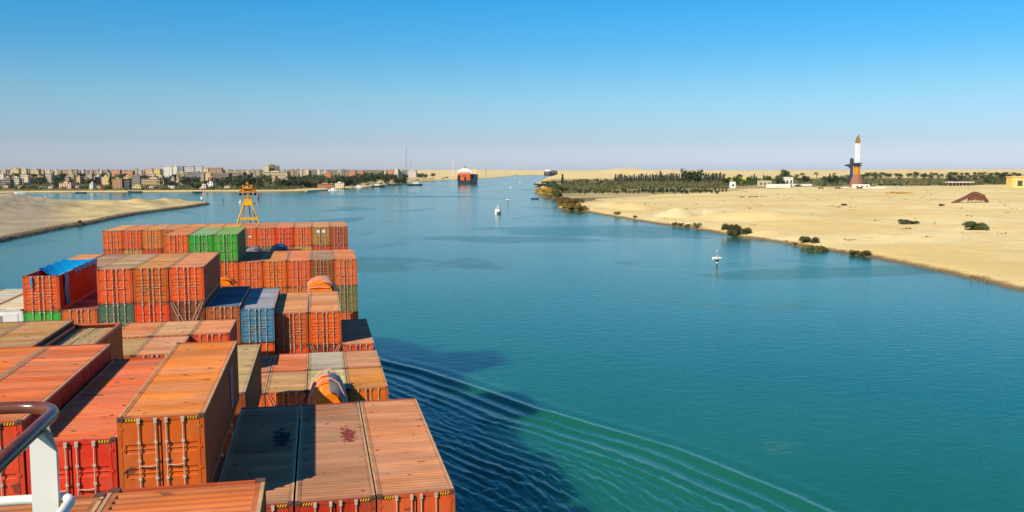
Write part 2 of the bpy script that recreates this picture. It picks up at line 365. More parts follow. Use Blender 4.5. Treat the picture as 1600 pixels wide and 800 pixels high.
b = N['Principled BSDF']; b.inputs['IOR'].default_value = 1.333; b.inputs['Specular IOR Level'].default_value = .28
b.subsurface_method = 'BURLEY'; b.inputs['Subsurface Weight'].default_value = 1.0; b.inputs['Subsurface Radius'].default_value = (.5, 1, 1); b.inputs['Subsurface Scale'].default_value = 9.0
geo = N.new('ShaderNodeNewGeometry'); sep = N.new('ShaderNodeSeparateXYZ'); L.new(geo.outputs['Position'], sep.inputs[0])
def wns(st, scale, det=3, rough=.5, dist=0, rot=0):
    mp = N.new('ShaderNodeMapping'); mp.inputs['Scale'].default_value = st; mp.inputs['Rotation'].default_value = (0, 0, rot); L.new(geo.outputs['Position'], mp.inputs[0])
    n = N.new('ShaderNodeTexNoise'); n.inputs['Scale'].default_value = scale; n.inputs['Detail'].default_value = det; n.inputs['Roughness'].default_value = rough; n.inputs['Distortion'].default_value = dist
    L.new(mp.outputs[0], n.inputs['Vector']); return n.outputs[0]
patch = mr(wns((1, .8, 1), .0062, 4, .55, .9, .25), .60, .68)          # breeze patches against slick water
patch2 = mr(wns((1, .6, 1), .017, 4, .55, .8, -.3), .58, .66)
pt = ma('MAXIMUM', patch, ma('MULTIPLY', patch2, .8))
def gust(px_, py_, wx, wy, turn=0.0):       # a gust roughening the slick water
    c_ = gp(px_, py_); sb = N.new('ShaderNodeVectorMath'); sb.operation = 'SUBTRACT'; L.new(geo.outputs['Position'], sb.inputs[0]); sb.inputs[1].default_value = (c_.x, c_.y, 0)
    mp = N.new('ShaderNodeMapping'); mp.vector_type = 'POINT'; mp.inputs['Rotation'].default_value = (0, 0, YAW + turn); mp.inputs['Scale'].default_value = (1, 1, .001); L.new(sb.outputs[0], mp.inputs[0])
    m2 = N.new('ShaderNodeVectorMath'); m2.operation = 'MULTIPLY'; m2.inputs[1].default_value = (1 / wx, 1 / wy, 0); L.new(mp.outputs[0], m2.inputs[0])
    ln = N.new('ShaderNodeVectorMath'); ln.operation = 'LENGTH'; L.new(m2.outputs[0], ln.inputs[0])
    return mr(ma('ADD', ln.outputs['Value'], ma('MULTIPLY', wns((1, 1, 1), .03, 4, .6, .6), 1.3)), 1.15, 1.75, 1, 0)
for a_ in ((985, 361, 85, 60, .15), (800, 374, 55, 26, .3), (600, 307, 150, 70, .2), (1320, 425, 60, 18, -.3)): pt = ma('MAXIMUM', pt, gust(*a_))
wc = mx(mr(wns((1, 1, 1), .01, 3), .35, .65), (.006, .118, .076, 1), (.014, .144, .090, 1))
L.new(wc, b.inputs['Base Color'])
L.new(mr(pt, 0, 1, .11, .17), b.inputs['Roughness'])
hsum = ma('ADD', ma('MULTIPLY', wns((1, 1.7, 1), 1.1, 4, .6, .3, .2), .09), ma('MULTIPLY', wns((1, 1.6, 1), .28, 3, .55, .4, -.15), .16))
bp = N.new('ShaderNodeBump'); bp.inputs['Distance'].default_value = 1.0; L.new(hsum, bp.inputs['Height']); L.new(mr(pt, 0, 1, .36, 1.0), bp.inputs['Strength']); L.new(bp.outputs[0], b.inputs['Normal'])
azw = np.concatenate([np.radians(np.linspace(-179.9, -25, 60)), np.radians(np.linspace(-24.6, 2, 110)), np.radians(np.linspace(2.1, 46, 760)), np.radians(np.linspace(46.5, 179.9, 60))])
rrw = np.concatenate([[0.5, 20, 40], np.geomspace(55, 300, 520), np.geomspace(304, 32000, 70)])
wme, _ = grid_mesh('water', azw, rrw, water_h, mw)
tag(put('water', wme), kind='structure')

# ------------------------------------------------------------------ the ship: hull, deck, containers
def mfit(v, yaw=.20143, pit=.0970825, rol=.00532487):
    c, s = math.cos(yaw), math.sin(yaw); x = c * v[0] - s * v[1]; y = s * v[0] + c * v[1]; z = v[2]
    c, s = math.cos(pit), math.sin(pit); yy = c * y - s * z; zz = s * y + c * z
    c, s = math.cos(rol), math.sin(rol); return Vector((c * x - s * zz, yy, s * x + c * zz))
def ship_dir(v):
    a = mfit(v); return RGT * a.x + FWD * a.y + UPV * a.z
SR = Matrix([ship_dir((1, 0, 0)), ship_dir((0, 1, 0)), ship_dir((0, 0, 1))]).transposed()
SHIP = Matrix.Translation(CAM) @ SR.to_4x4()
SQ = SR.to_euler()
X0, PW = 4.06547, 2.5
def on_ship(o, x, y, z, rz=0):
    o.matrix_world = SHIP @ Matrix.Translation((x, y, z)) @ Matrix.Rotation(rz, 4, 'Z')
    return o

paint = M('container_paint', objcol=True, rough=.55, var=.14, scale=3.0, stretch=(1, 1, .35), rust=.34, rustcol=(.16, .06, .025, 1), fade=(.34, .15, .06, 1), fadeamt=.34, fadescale=1.3, spots=.2)
roofpaint = M('sun_bleached_roof', objcol=True, rough=.7, var=.20, scale=1.4, stretch=(.35, 1.6, 1), rust=.26, rustcol=(.20, .07, .035, 1), fade=(.52, .32, .20, 1), fadeamt=.42, fadescale=.55, fadestretch=(.35, 1, 1), spots=.45, bands=.22)
barmat = M('galvanised_bar', rgb(196, 176, 150), rough=.5, var=.12, scale=6, rust=.35)
blackmat = M('black_rubber', (.012, .012, .014, 1), rough=.8, var=.1)
darkmat = M('dark_gap', (.02, .016, .014, 1), rough=.9, var=.1)
yellowmat = M('yellow_label', rgb(240, 190, 20), rough=.5, var=.1)
castmat = M('corner_casting', (.13, .06, .035, 1), rough=.7, var=.25, scale=9)
wornrail = M('worn_rail', rgb(205, 160, 112), rough=.6, var=.2, scale=2, rust=.35, spots=.5)
plankmat = M('weathered_planks', rgb(178, 148, 100), rough=.85, var=.4, scale=2.5, stretch=(9, .5, 1))
tarpblue = M('blue_tarpaulin', rgb(0, 152, 205), rough=.45, var=.15, scale=2, bump=.5)
tarporange = M('orange_tarpaulin', rgb(255, 125, 10), rough=.5, var=.12, scale=2, bump=.5)
tarpgrey = M('grey_cover', rgb(130, 122, 120), rough=.6, var=.25, scale=2, bump=.5)
tarpnavy = M('navy_tarpaulin', rgb(16, 32, 52), rough=.45, var=.35, scale=2, bump=.5)
strapmat = M('pale_strap', rgb(225, 165, 150), rough=.6, var=.1)
whitemat = M('white_paint', (.80, .76, .66, 1), rough=.5, var=.06, scale=2)
MESH = {}
def frame_mesh(L_, H, near):
    key = ('f', L_, H, near)
    if key in MESH: return MESH[key]
    b = MB(); w = 1.219
    for sx in (-1, 1):
        for y0 in (0, L_ - .16):
            b.box(*(sorted((sx * w, sx * (w - .12)))), y0, y0 + .16, .12, H - .12)
            for z0 in (0, H - .118):
                b.box(*(sorted((sx * (w + .003), sx * (w - .162)))), y0 - .004, y0 + .178, z0, z0 + .12, 1)
                if near: b.box(*(sorted((sx * (w - .05), sx * (w - .11)))), y0 - .008, y0 + .01, z0 + .035, z0 + .085, 2)
        b.box(*(sorted((sx * w, sx * (w - .06)))), .178, L_ - .178, H - .08, H - .008, 3)
        b.box(*(sorted((sx * w, sx * (w - .06)))), .178, L_ - .178, .01, .16)
    b.box(-w + .16, w - .16, .005, .09, H - .13, H - .01)       # header
    b.box(-w + .16, w - .16, .005, .09, .015, .15)               # sill
    b.box(-w + .16, w - .16, L_ - .09, L_ - .02, H - .13, H - .01)
    me = b.mesh('container_frame', [paint, castmat, darkmat, wornrail]); MESH[key] = me; return me
def body_mesh(L_, H, near):
    key = ('b', L_, H, near)
    if key in MESH: return MESH[key]
    b = MB(); w = 1.219
    for sx in (-1, 1):
        per = .278; n = int((L_ - .34) / per); xs = []; st = (L_ - .34) / n
        for i in range(n):
            for fr, dpt in ((0, 0), (.26, 0), (.5, .036), (.76, .036)): xs.append((.17 + (i + fr) * st, dpt))
        xs.append((L_ - .17, 0)); vs = []
        for yy, dd in xs: vs += [(sx * (w - .012 - dd), yy, .15), (sx * (w - .012 - dd), yy, H - .075)]
        b.add(vs, [(2 * i, 2 * i + 2, 2 * i + 3, 2 * i + 1) if sx > 0 else (2 * i, 2 * i + 1, 2 * i + 3, 2 * i + 2) for i in range(len(xs) - 1)])
    b.box(-w + .12, w - .12, L_ - .06, L_ - .03, .15, H - .13)
    b.box(-w + .12, w - .12, .09, .12, .15, H - .13, 1)          # dark gap behind the doors
    b.box(-w + .06, w - .06, .12, L_ - .1, .12, .15)
    me = b.mesh('container_body', [paint, darkmat]); MESH[key] = me; return me
def roof_mesh(L_, H):
    key = ('r', L_, H)
    if key in MESH: return MESH[key]
    b = MB(); xs = 1.219 - .075; per = .24; y0, y1 = .30, L_ - .30; n = int((y1 - y0) / per); st = (y1 - y0) / n
    zt = H - .018
    b.add([(-1.158, .179, zt), (1.158, .179, zt), (1.158, y0, zt), (-1.158, y0, zt)], [(0, 1, 2, 3)])
    b.add([(-1.158, y1, zt), (1.158, y1, zt), (1.158, L_ - .179, zt), (-1.158, L_ - .179, zt)], [(0, 1, 2, 3)])
    b.add([(-1.055, .0925, zt), (1.055, .0925, zt), (1.055, .179, zt), (-1.055, .179, zt)], [(0, 1, 2, 3)])
    for s in (-1, 1):
        a, c = sorted((s * 1.158, s * 1.07)); b.add([(a, y0, zt), (c, y0, zt), (c, y1, zt), (a, y1, zt)], [(0, 1, 2, 3)])
    vs = []; pr = []
    for i in range(n):
        for fr, d in ((0, 0), (.3, 0), (.42, .036), (.82, .036)): pr.append((y0 + (i + fr) * st, d))
    pr.append((y1, 0))
    for yy, d in pr: vs += [(-1.07, yy, zt - .001), (-1.04, yy, zt - .001 - d), (1.04, yy, zt - .001 - d), (1.07, yy, zt - .001)]
    fs = [(4 * i + k, 4 * i + k + 1, 4 * i + k + 5, 4 * i + k + 4) for i in range(len(pr) - 1) for k in range(3)]
    b.add(vs, fs); me = b.mesh('container_roof', roofpaint); MESH[key] = me; return me
STY = {'two': [.36, .66], 'pair': [.30, .36, .62, .68], 'many': [.14, .26, .45, .55, .64, .80], 'flat': [.5]}
def door_mesh(H, side, style):
    key = ('d', H, side, style)
    if key in MESH: return MESH[key]
    x0, x1 = (.022, 1.085); z0, z1 = .165, H - .15; hh = z1 - z0; b = MB(); gw = .05
    pr = [(z0, 0)]
    for g in STY[style]:
        c = z0 + hh * g; pr += [(c - gw - .03, 0), (c - gw, .032), (c + gw - .02, .032), (c + gw + .02, 0)]
    pr.append((z1, 0)); y = -.006
    def strip(xa, xb, rec):
        vs = [];
        for zz, d in pr: vs += [(side * xa, y + (d if rec else 0), zz), (side * xb, y + (d if rec else 0), zz)]
        f = [(2 * i, 2 * i + 1, 2 * i + 3, 2 * i + 2) for i in range(len(pr) - 1)]
        b.add(vs, f if side > 0 else [q[::-1] for q in f])
    strip(x0, x0 + .10, False); strip(x0 + .10, x1 - .08, True); strip(x1 - .08, x1, False)
    b.box(*sorted((side * x0, side * (x0 + .006))), y, .085, z0, z1); b.box(*sorted((side * (x1 - .006), side * x1)), y, .085, z0, z1)
    b.box(*sorted((side * x0, side * x1)), y + .002, .085, z1 - .006, z1 + .001); b.box(*sorted((side * x0, side * x1)), y + .002, .085, z0 - .001, z0 + .006)
    for k in range(4):   # hinges
        zc = z0 + hh * (.08 + .28 * k); b.box(*sorted((side * (x1 - .03), side * (x1 + .05))), -.022, -.004, zc - .035, zc + .035)
    me = b.mesh('door', paint); MESH[key] = me; return me
def bar_mesh(H, x):
    key = ('k', H, x)
    if key in MESH: return MESH[key]
    b = MB(); b.tube((x, -.055, .07), (x, -.055, H - .05), .019, n=6)
    for zc in (.12, .75, H * .5, H - .75, H - .14): b.box(x - .045, x + .045, -.075, -.003, zc - .035, zc + .035)
    b.box(x - .05, x + .05, -.07, -.02, .03, .1); b.box(x - .05, x + .05, -.07, -.02, H - .09, H - .02)
    s = 1 if x > 0 else -1; b.tube((x, -.075, 1.15), (x - s * .30 if abs(x) > .4 else x + s * .32, -.075, 1.12), .016, n=5)
    me = b.mesh('locking_bar', barmat); MESH[key] = me; return me
def hazard_mesh(H, side):
    key = ('h', H, side)
    if key in MESH: return MESH[key]
    b = MB()
    b.box(*sorted((side * .72, side * 1.045)), .001, .004, H - .118, H - .022, 1)
    for k in range(4):
        xa = .73 + k * .078; p = [(side * xa, H - .112), (side * (xa + .036), H - .112), (side * (xa + .036) + .036, H - .028), (side * xa + .036, H - .028)]
        b.prism(p, 'y', -.003, .0005)
    me = b.mesh('hazard_stripe', [yellowmat, blackmat]); MESH[key] = me; return me

ORD = ['outermost', 'second', 'third', 'fourth', 'fifth', 'sixth', 'seventh', 'eighth', 'ninth', 'tenth', 'eleventh', 'twelfth', 'last']
BAY = {'rail': 3.8, 'near': 28.9, 'two': 43.9, 'short': 58.6, 'shortb': 64.74, 'tarp': 73.3, 'five': 88.4, 'green': 104.35, 'seven': 119.6, 'far': 135.6}
GRP = 'shipping containers stacked on the ship'
HC1, HC2 = 2.591, 2.896
ALLC = {}
def container(label, bay, k, top, door, roof=None, side=None, L_=12.19, H=HC1, style='pair', hazard=False, near=False, dy=0, roofmat=None, openroof=False, doors=True):
    t = thing('shipping_container', label, 'container', group=GRP)
    on_ship(t, X0 + PW * (-k - .5) + rng.uniform(-.015, .015), BAY[bay] + dy + rng.uniform(-.02, .02), -top - H)
    kk = 1.12
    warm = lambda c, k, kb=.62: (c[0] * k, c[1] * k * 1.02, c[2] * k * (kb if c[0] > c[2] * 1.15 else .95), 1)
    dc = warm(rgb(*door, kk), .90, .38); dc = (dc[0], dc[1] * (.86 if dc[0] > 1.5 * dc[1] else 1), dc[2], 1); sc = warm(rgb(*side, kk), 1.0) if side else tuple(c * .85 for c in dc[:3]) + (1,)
    rc = warm(rgb(*(roof or [c * .95 for c in door])), .70, .80)
    v_ = rng.uniform(.9, 1.1); rc = tuple(c * v_ for c in rc[:3]) + (1,)
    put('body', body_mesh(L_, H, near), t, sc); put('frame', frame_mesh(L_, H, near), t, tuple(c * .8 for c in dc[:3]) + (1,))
    if not openroof:
        me = roof_mesh(L_, H)
        if roofmat: me = me.copy(); me.materials[0] = roofmat
        put('roof', me, t, rc)
    if doors:
        for s in (-1, 1):
            d = put('door', door_mesh(H, s, style), t, dc)
            for x in (.15, .62): put('locking_bar', bar_mesh(H, s * x), d)
    if hazard:
        for s in (-1, 1): put('hazard_stripe', hazard_mesh(H, s), t)
    ALLC[(bay, k, round(top, 1))] = t
    return t

def stainmat(name, cx, cy, col, sz=1.0, extra=0):
    """the bleached roof paint with one dark spill on it (object coordinates)"""
    m = roofpaint.copy(); m.name = name; t = m.node_tree; N = t.nodes; L = t.links; b = N['Principled BSDF']
    src = b.inputs['Base Color'].links[0].from_socket; tc = N.new('ShaderNodeTexCoord')
    mp = N.new('ShaderNodeMapping'); mp.vector_type = 'POINT'; mp.inputs['Location'].default_value = (-cx / .42 / sz, -cy / 1.5 / sz, 0); mp.inputs['Scale'].default_value = (1 / .42 / sz, 1 / 1.5 / sz, .001)
    L.new(tc.outputs['Object'], mp.inputs[0]); ln = N.new('ShaderNodeVectorMath'); ln.operation = 'LENGTH'; L.new(mp.outputs[0], ln.inputs[0])
    ns = N.new('ShaderNodeTexNoise'); ns.inputs['Scale'].default_value = 3.6; ns.inputs['Detail'].default_value = 8; ns.inputs['Roughness'].default_value = .8; L.new(tc.outputs['Object'], ns.inputs['Vector'])
    a = N.new('ShaderNodeMath'); a.operation = 'MULTIPLY_ADD'; a.inputs[1].default_value = 3.4; L.new(ns.outputs[0], a.inputs[0])
    n2 = N.new('ShaderNodeMath'); n2.operation = 'MULTIPLY'; n2.inputs[1].default_value = -1; L.new(ln.outputs['Value'], n2.inputs[0]); L.new(n2.outputs[0], a.inputs[2])
    r_ = N.new('ShaderNodeMapRange'); r_.inputs[1].default_value = 1.02; r_.inputs[2].default_value = 1.16; L.new(a.outputs[0], r_.inputs[0])
    x = N.new('ShaderNodeMix'); x.data_type = 'RGBA'; L.new(r_.outputs[0], x.inputs[0]); L.new(src, x.inputs[6]); x.inputs[7].default_value = col; L.new(x.outputs[2], b.inputs['Base Color'])
    return m
roof_spill_a = stainmat('roof_with_red_spill', .62, 7.2, rgb(120, 45, 38)); roof_spill_b = stainmat('roof_with_dark_spill', .62, 7.2, (.02, .015, .015, 1), 1.25)

# row beside the rail
container('orange container with worn roof at the bottom edge, right one beside the nearest cross gap', 'rail', 2, 5.22, (215, 90, 30), (238, 125, 55), near=True)
container('brown orange container roof at the bottom left corner, partly behind the white rail post', 'rail', 3, 5.28, (205, 85, 35), (215, 125, 70), near=True)
# nearest full row
container('salmon roofed orange container, outermost above the water in the nearest row', 'near', 0, 10.26, (222, 92, 48), (233, 148, 104), hazard=True, near=True)
container('brown roofed red container with a dark red spill, second from the water in nearest row', 'near', 1, 10.28, (185, 48, 22), (205, 138, 104), hazard=True, near=True, roofmat=roof_spill_a)
container('tan roofed red container with a black spill, mostly shaded by the tall orange one', 'near', 2, 10.28, (185, 50, 22), (214, 146, 108), hazard=True, near=True, roofmat=roof_spill_b)
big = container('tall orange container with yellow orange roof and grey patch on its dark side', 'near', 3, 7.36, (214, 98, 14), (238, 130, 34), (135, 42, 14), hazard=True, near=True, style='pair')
pp = MB(); pp.box(1.222, 1.226, 8.6, 9.5, .5, 2.1); pp.build('grey_patch', M('grey_patch', rgb(140, 120, 118), var=.3, rough=.7), big)
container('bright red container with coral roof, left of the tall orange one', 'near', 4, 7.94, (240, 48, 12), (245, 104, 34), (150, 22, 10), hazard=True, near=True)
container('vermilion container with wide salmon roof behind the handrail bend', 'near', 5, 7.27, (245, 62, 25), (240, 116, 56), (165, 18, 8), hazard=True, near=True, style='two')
container('orange container roof cut by the left edge, beside the salmon roof behind the handrail', 'near', 6, 7.27, (235, 85, 30), (246, 122, 46), near=True)
# second row: few tall ones
container('narrow looking beige roofed container with dark brown side, right of the tall orange one', 'two', 3, 10.3, (150, 70, 45), (196, 165, 122), (110, 42, 30), H=HC2)
pl = container('open top container with weathered wooden planks inside its orange rim', 'two', 6, 8.8, (175, 75, 40), side=(190, 82, 42), openroof=True)
q = MB()
for i in range(11):
    for j in range(4):
        x = -1.1 + i * .2; q.box(x, x + .185, .15 + j * 2.98, .12 + (j + 1) * 2.98, 2.33 + rng.uniform(-.02, .02), 2.37 + rng.uniform(-.02, .03))
q.build('plank_cover', plankmat, pl); q = MB()
for s in (-1, 1): q.box(*sorted((s * 1.222, s * 1.11)), .18, 12.0, 2.592, 2.64)
q.box(-1.11, 1.11, 11.9, 12.0, 2.592, 2.64); q.build('top_rim', paint, pl, rgb(205, 110, 65))
container('tan roofed container between the planked one and the left edge', 'two', 7, 8.5, (150, 80, 40), (200, 142, 78), (90, 35, 18))
container('ochre roofed container at the left edge beside the larger tan roof', 'two', 8, 8.5, (150, 85, 45), (196, 150, 88), (90, 35, 18))
# row of twenty-foot boxes
S = 6.058
container('short yellow orange container, outermost in the near half of the short box row', 'short', 0, 13.83, (226, 112, 25), (238, 150, 50), L_=S, style='two')
container('short pinkish salmon roofed container, outermost in the far half of the short box row', 'shortb', 0, 13.83, (200, 95, 60), (235, 160, 120), L_=S)
lime = container('short container with pale lime roof under the orange covered machine', 'short', 1, 13.83, (180, 110, 60), (205, 200, 145), L_=S)
container('short container with whitish grey scuffed roof beside the salmon roofed one', 'shortb', 1, 13.83, (170, 165, 160), (198, 190, 184), L_=S)
container('short orange container with streaky cream roof and a lashing rod on its door', 'short', 2, 13.83, (238, 98, 20), (222, 168, 112), L_=S, style='two')
container('short container with coral orange roof below the brown orange doors', 'shortb', 2, 13.83, (215, 75, 35), (238, 122, 72), L_=S)
container('short peach roofed container in the narrow gap right of the dark brown side', 'short', 3, 13.85, (215, 110, 70), (224, 150, 105), L_=S)
container('short container with shaded plum coloured roof below the teal one', 'shortb', 3, 13.85, (150, 60, 55), (205, 125, 100), L_=S)
container('short raised container with salmon roof and bright orange door strip', 'shortb', 4, 11.1, (245, 80, 30), (230, 145, 102), (150, 40, 20), L_=S)
container('short container with pale peach roof, near half, left of the raised salmon one', 'short', 5, 11.14, (220, 100, 60), (230, 155, 118), L_=S)
container('short container with sandy pink roof, far half, left of the raised salmon one', 'shortb', 5, 11.1, (220, 100, 60), (216, 160, 118), L_=S)
container('short container with tan seamed roof, near half, next to the plank box', 'short', 6, 11.15, (200, 105, 55), (205, 160, 105), L_=S)
container('short container with rusty orange roof, far half, next to the plank box', 'shortb', 6, 11.1, (225, 100, 50), (228, 135, 85), L_=S)
# row with the blue tarpaulin
container('orange fronted container with tan roof, left of the three on top beside the tarpaulin box', 'tarp', 7, 7.5, (232, 88, 32), (196, 156, 122), near=True, style='two')
container('brown orange container, middle of the three on top beside the tarpaulin box', 'tarp', 6, 7.5, (200, 98, 35), (214, 142, 72), near=True, style='many')
container('vivid orange container with salmon roof, right of the three on top beside the tarpaulin box', 'tarp', 5, 7.5, (245, 92, 32), (234, 142, 100), (150, 50, 25), near=True, style='many')
container('grey green container beneath the left of the three orange ones', 'tarp', 7, 10.1, (62, 104, 82), style='flat')
container('bright scarlet container beneath the middle of the three orange ones', 'tarp', 6, 10.1, (250, 72, 20), style='two')
container('maroon container with crossed lashing rods beneath the right of the three orange ones', 'tarp', 5, 10.1, (130, 62, 48), style='two')
container('pink brown container with dark blue roof in shade, left of the teal one', 'tarp', 4, 10.55, (176, 95, 65), (80, 118, 145), H=HC2)
container('teal blue container with pale blue grey roof in the middle of the deck', 'tarp', 3, 10.8, (40, 130, 165), (150, 165, 185), (25, 60, 70), style='many', near=True)
container('orange container almost hidden beneath the teal blue one', 'tarp', 3, 13.45, (235, 100, 30))
container('rusty orange container with brown door middle, right of the teal one', 'tarp', 2, 11.35, (205, 92, 38), (226, 148, 98), near=True, style='many', dy=.9)
container('bright orange container with salmon roof, right neighbour of the rusty orange one', 'tarp', 1, 11.35, (246, 100, 22), (232, 150, 98), near=True, style='many', dy=.9)
container('red orange container beneath the rusty orange one, only its top showing', 'tarp', 2, 13.95, (225, 80, 32), dy=.9)
container('dark red container with white lashing frame beneath the bright orange one', 'tarp', 1, 13.95, (140, 50, 32), dy=.9)
container('low container with dark shaded roof and scarlet doors, beside the water in the tarpaulin row', 'tarp', 0, 13.83, (226, 74, 28), (226, 145, 108), style='two')
container('brown orange container with dark red roof, right of the tarpaulin box, one tier lower', 'tarp', 8, 10.4, (210, 100, 50), (150, 45, 35), style='flat')
op = container('open orange container with a blue tarpaulin over its back half', 'tarp', 9, 7.86, (228, 95, 45), side=(165, 20, 14), near=True, openroof=True, style='many')
container('green container beneath the tarpaulin box', 'tarp', 9, 10.46, (40, 175, 50), style='two')
q = MB(); nx, ny = 10, 18; vs = []
for j in range(ny + 1):
    for i in range(nx + 1):
        u = i / nx * 2 - 1; v = j / ny; y = 5.2 + v * 6.95 + (1 - v) * (.9 * (1 - abs(u)) - .9)
        sag = -.55 * (1 - v) ** 1.5 * (1 - u * u) - .10 * (1 - u * u) + .05 * math.sin(i * 2.1 + j * 1.3); vs.append((u * 1.26, y, HC1 + .07 + sag + .03 * math.sin(j * 2.3)))
q.add(vs, [(j * (nx + 1) + i, j * (nx + 1) + i + 1, (j + 1) * (nx + 1) + i + 1, (j + 1) * (nx + 1) + i) for j in range(ny) for i in range(nx)])
vs = []
for j in range(ny + 1):
    v = j / ny; y = 5.2 + v * 6.95 - .9 * (1 - v); dr = .28 + .12 * math.sin(j * 1.7)
    vs += [(1.262, y, HC1 + .08), (1.275, y, HC1 - dr)]
q.add(vs, [(2 * j, 2 * j + 1, 2 * j + 3, 2 * j + 2) for j in range(ny)])
tarp = tag(q.build('tarpaulin', tarpblue, None, smooth=True), 'bright blue tarpaulin sagging over the back half of the open orange container', 'tarpaulin'); tarp.matrix_world = op.matrix_world.copy()
q = MB(); vs = []
for j in range(13):
    z = HC1 + .05 - j * .2; wv = .08 * math.sin(j * .9); 
    for i in range(6): vs.append((1.30 + .04 * math.sin(i * 2.4 + j * .6), 1.1 + wv + i * .26 * (1 - .18 * math.sin(j / 12 * 3.1)) + j * .03, z))
q.add(vs, [(j * 6 + i, j * 6 + i + 1, j * 6 + i + 7, j * 6 + i + 6) for j in range(12) for i in range(5)])
o = tag(q.build('tarpaulin', tarpblue, None, smooth=True), 'loose blue tarpaulin end hanging down the dark red container side', 'tarpaulin'); o.matrix_world = op.matrix_world.copy()
q = MB(); q.box(-.66, -.54, -.13, -.08, 1.95, 2.5); q.box(-.64, -.56, -.11, -.09, 1.6, 1.95)
o = tag(q.build('hanging_rag', tarpblue), 'small blue rag hanging on the door bars of the open orange container', 'rag'); o.matrix_world = op.matrix_world.copy()
for k, lb in ((10, 'white refrigerated container with its machine panel, left of the green one'), (11, 'white refrigerated container at the left edge with dusty roof')):
    t = container(lb, 'tarp', k, 10.25 if k == 10 else 10.2, (235, 232, 222), (232, 222, 204) if k == 10 else (208, 200, 192), (200, 195, 185), doors=False)
    q = MB(); q.box(-1.1, 1.1, 0.002, .085, .16, 2.45); q.box(-.85, .85, -.03, .002, 1.5, 2.3); q.box(-.7, .7, -.05, .002, .45, 1.3); q.build('machine_panel', whitemat, t)
    q = MB(); q.box(-.6, .6, -.056, -.051, .6, 1.15); q.box(-.75, -.15, -.036, -.031, 1.65, 2.15); q.build('vent_grille', M('vent_grille', (.25, .25, .25, 1), var=.1), t)
# fifth row
container('container with apricot roof, left end of the row behind the tarpaulin box', 'five', 10, 8.75, (215, 105, 55), (238, 150, 92))
container('container with mauve brown roof behind the tarpaulin box', 'five', 9, 8.8, (160, 100, 70), (172, 132, 112))
container('container with grey mauve roof touching the three orange ones behind', 'five', 8, 8.85, (160, 100, 70), (165, 122, 104))
container('container hidden but for its orange end under the draped orange cover', 'five', 1, 13.1, (225, 110, 60), (220, 135, 95))
# row of the green pair
G = 'green'
container('orange container, outermost by the water, top of the stack in the green pair row', G, 0, 10.27, (226, 112, 76), (246, 142, 88), H=HC2, near=True)
container('dark grey container under the outermost orange one of the green pair row', G, 0, 13.18, (112, 116, 104), H=HC2, style='pair')
container('salmon red container third down by the water in the green pair row', G, 0, 16.1, (228, 100, 62), H=HC2)
container('brown container with grey tan roof, second from the water in the green pair row', G, 1, 10.27, (148, 84, 56), (178, 138, 114), H=HC2, style='many', near=True)
container('orange container, third from the water in the green pair row', G, 2, 10.27, (238, 98, 56), (236, 134, 90), H=HC2, near=True)
container('yellowish orange container, fourth from the water in the green pair row', G, 3, 10.27, (246, 112, 28), (232, 142, 74), H=HC2, style='many', near=True)
container('red orange container with shaded roof, right below the green pair corner', G, 4, 10.27, (236, 102, 56), (222, 132, 92), H=HC2, near=True)
container('vivid orange container directly beneath the right green one', G, 5, 10.27, (244, 100, 28), H=HC2, style='many')
container('orange container tier seen under the brown one by the draped cover', G, 1, 13.18, (200, 100, 60), H=HC2)
container('dull orange container under the third from the water, green pair row', G, 2, 13.18, (215, 120, 70), H=HC2)
container('tan orange container under the yellowish one, green pair row', G, 3, 13.18, (205, 110, 60), H=HC2)
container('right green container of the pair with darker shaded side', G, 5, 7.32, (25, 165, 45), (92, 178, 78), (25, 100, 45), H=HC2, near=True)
container('left green container of the pair with pale faded roof', G, 6, 7.32, (22, 160, 48), (128, 190, 130), H=HC2, near=True)
container('orange container with salmon roof just left of the green pair', G, 7, 7.28, (232, 102, 38), (226, 134, 82), H=HC2, near=True)
# farthest row of thirteen
FA = [((175, 80, 52), (212, 142, 102), 'brown', 'many'), ((176, 134, 98), (228, 160, 110), 'tan patched', 'two'), ((238, 104, 52), (244, 158, 114), 'light orange', 'many'), ((240, 70, 30), (238, 138, 88), 'scarlet', 'pair'),
      ((238, 92, 44), (238, 140, 94), 'orange red', 'pair'), ((232, 100, 50), (230, 134, 88), 'orange white lettered', 'two'), ((225, 110, 50), (238, 158, 82), 'amber roofed', 'many'), ((225, 110, 45), (240, 156, 80), 'apricot roofed', 'many'),
      ((225, 105, 40), (240, 150, 62), 'yellow orange roofed', 'many'), ((190, 98, 56), (220, 142, 82), 'dull brown orange', 'two'), ((218, 124, 60), (240, 160, 88), 'ochre', 'many'), ((238, 88, 46), (230, 132, 82), 'coral', 'many'), ((230, 104, 46), (236, 172, 120), 'orange with pale roof', 'pair')]
for k, (d, r_, nm, st) in enumerate(FA):
    container(f'{nm} container, {ORD[k]} from the right end on top of the farthest row' if k < 12 else 'orange container with pale roof at the left end on top of the farthest row', 'far', k, 8.7, d, r_, style=st, H=HC1)
    if k in (1, 5):
        q = MB(); zz_ = 1.75 if k == 1 else 1.35
        for s_ in (-1, 1): q.box(*sorted((s_ * .18, s_ * .58)), -.035, -.012, zz_, zz_ + (.42 if k == 1 else .16))
        q.build('pale_patch', whitemat, ALLC[('far', k, 8.7)])
    if k not in (5, 6, 7):
        d2 = [(200, 60, 35), (215, 70, 40), (225, 160, 95), (222, 90, 45), (110, 118, 92), 0, 0, 0, (150, 60, 40), (150, 70, 45), (205, 60, 30), (196, 150, 100), (222, 88, 40)][k]
        n2 = ['dark red', 'crimson', 'sand coloured', 'rusty orange', 'olive grey', 0, 0, 0, 'maroon', 'chestnut', 'blood red', 'pale tan', 'plain orange'][k]
        container(f'{n2} container on the second tier of the farthest row, {ORD[k]} from the right end', 'far', k, 11.31, d2)
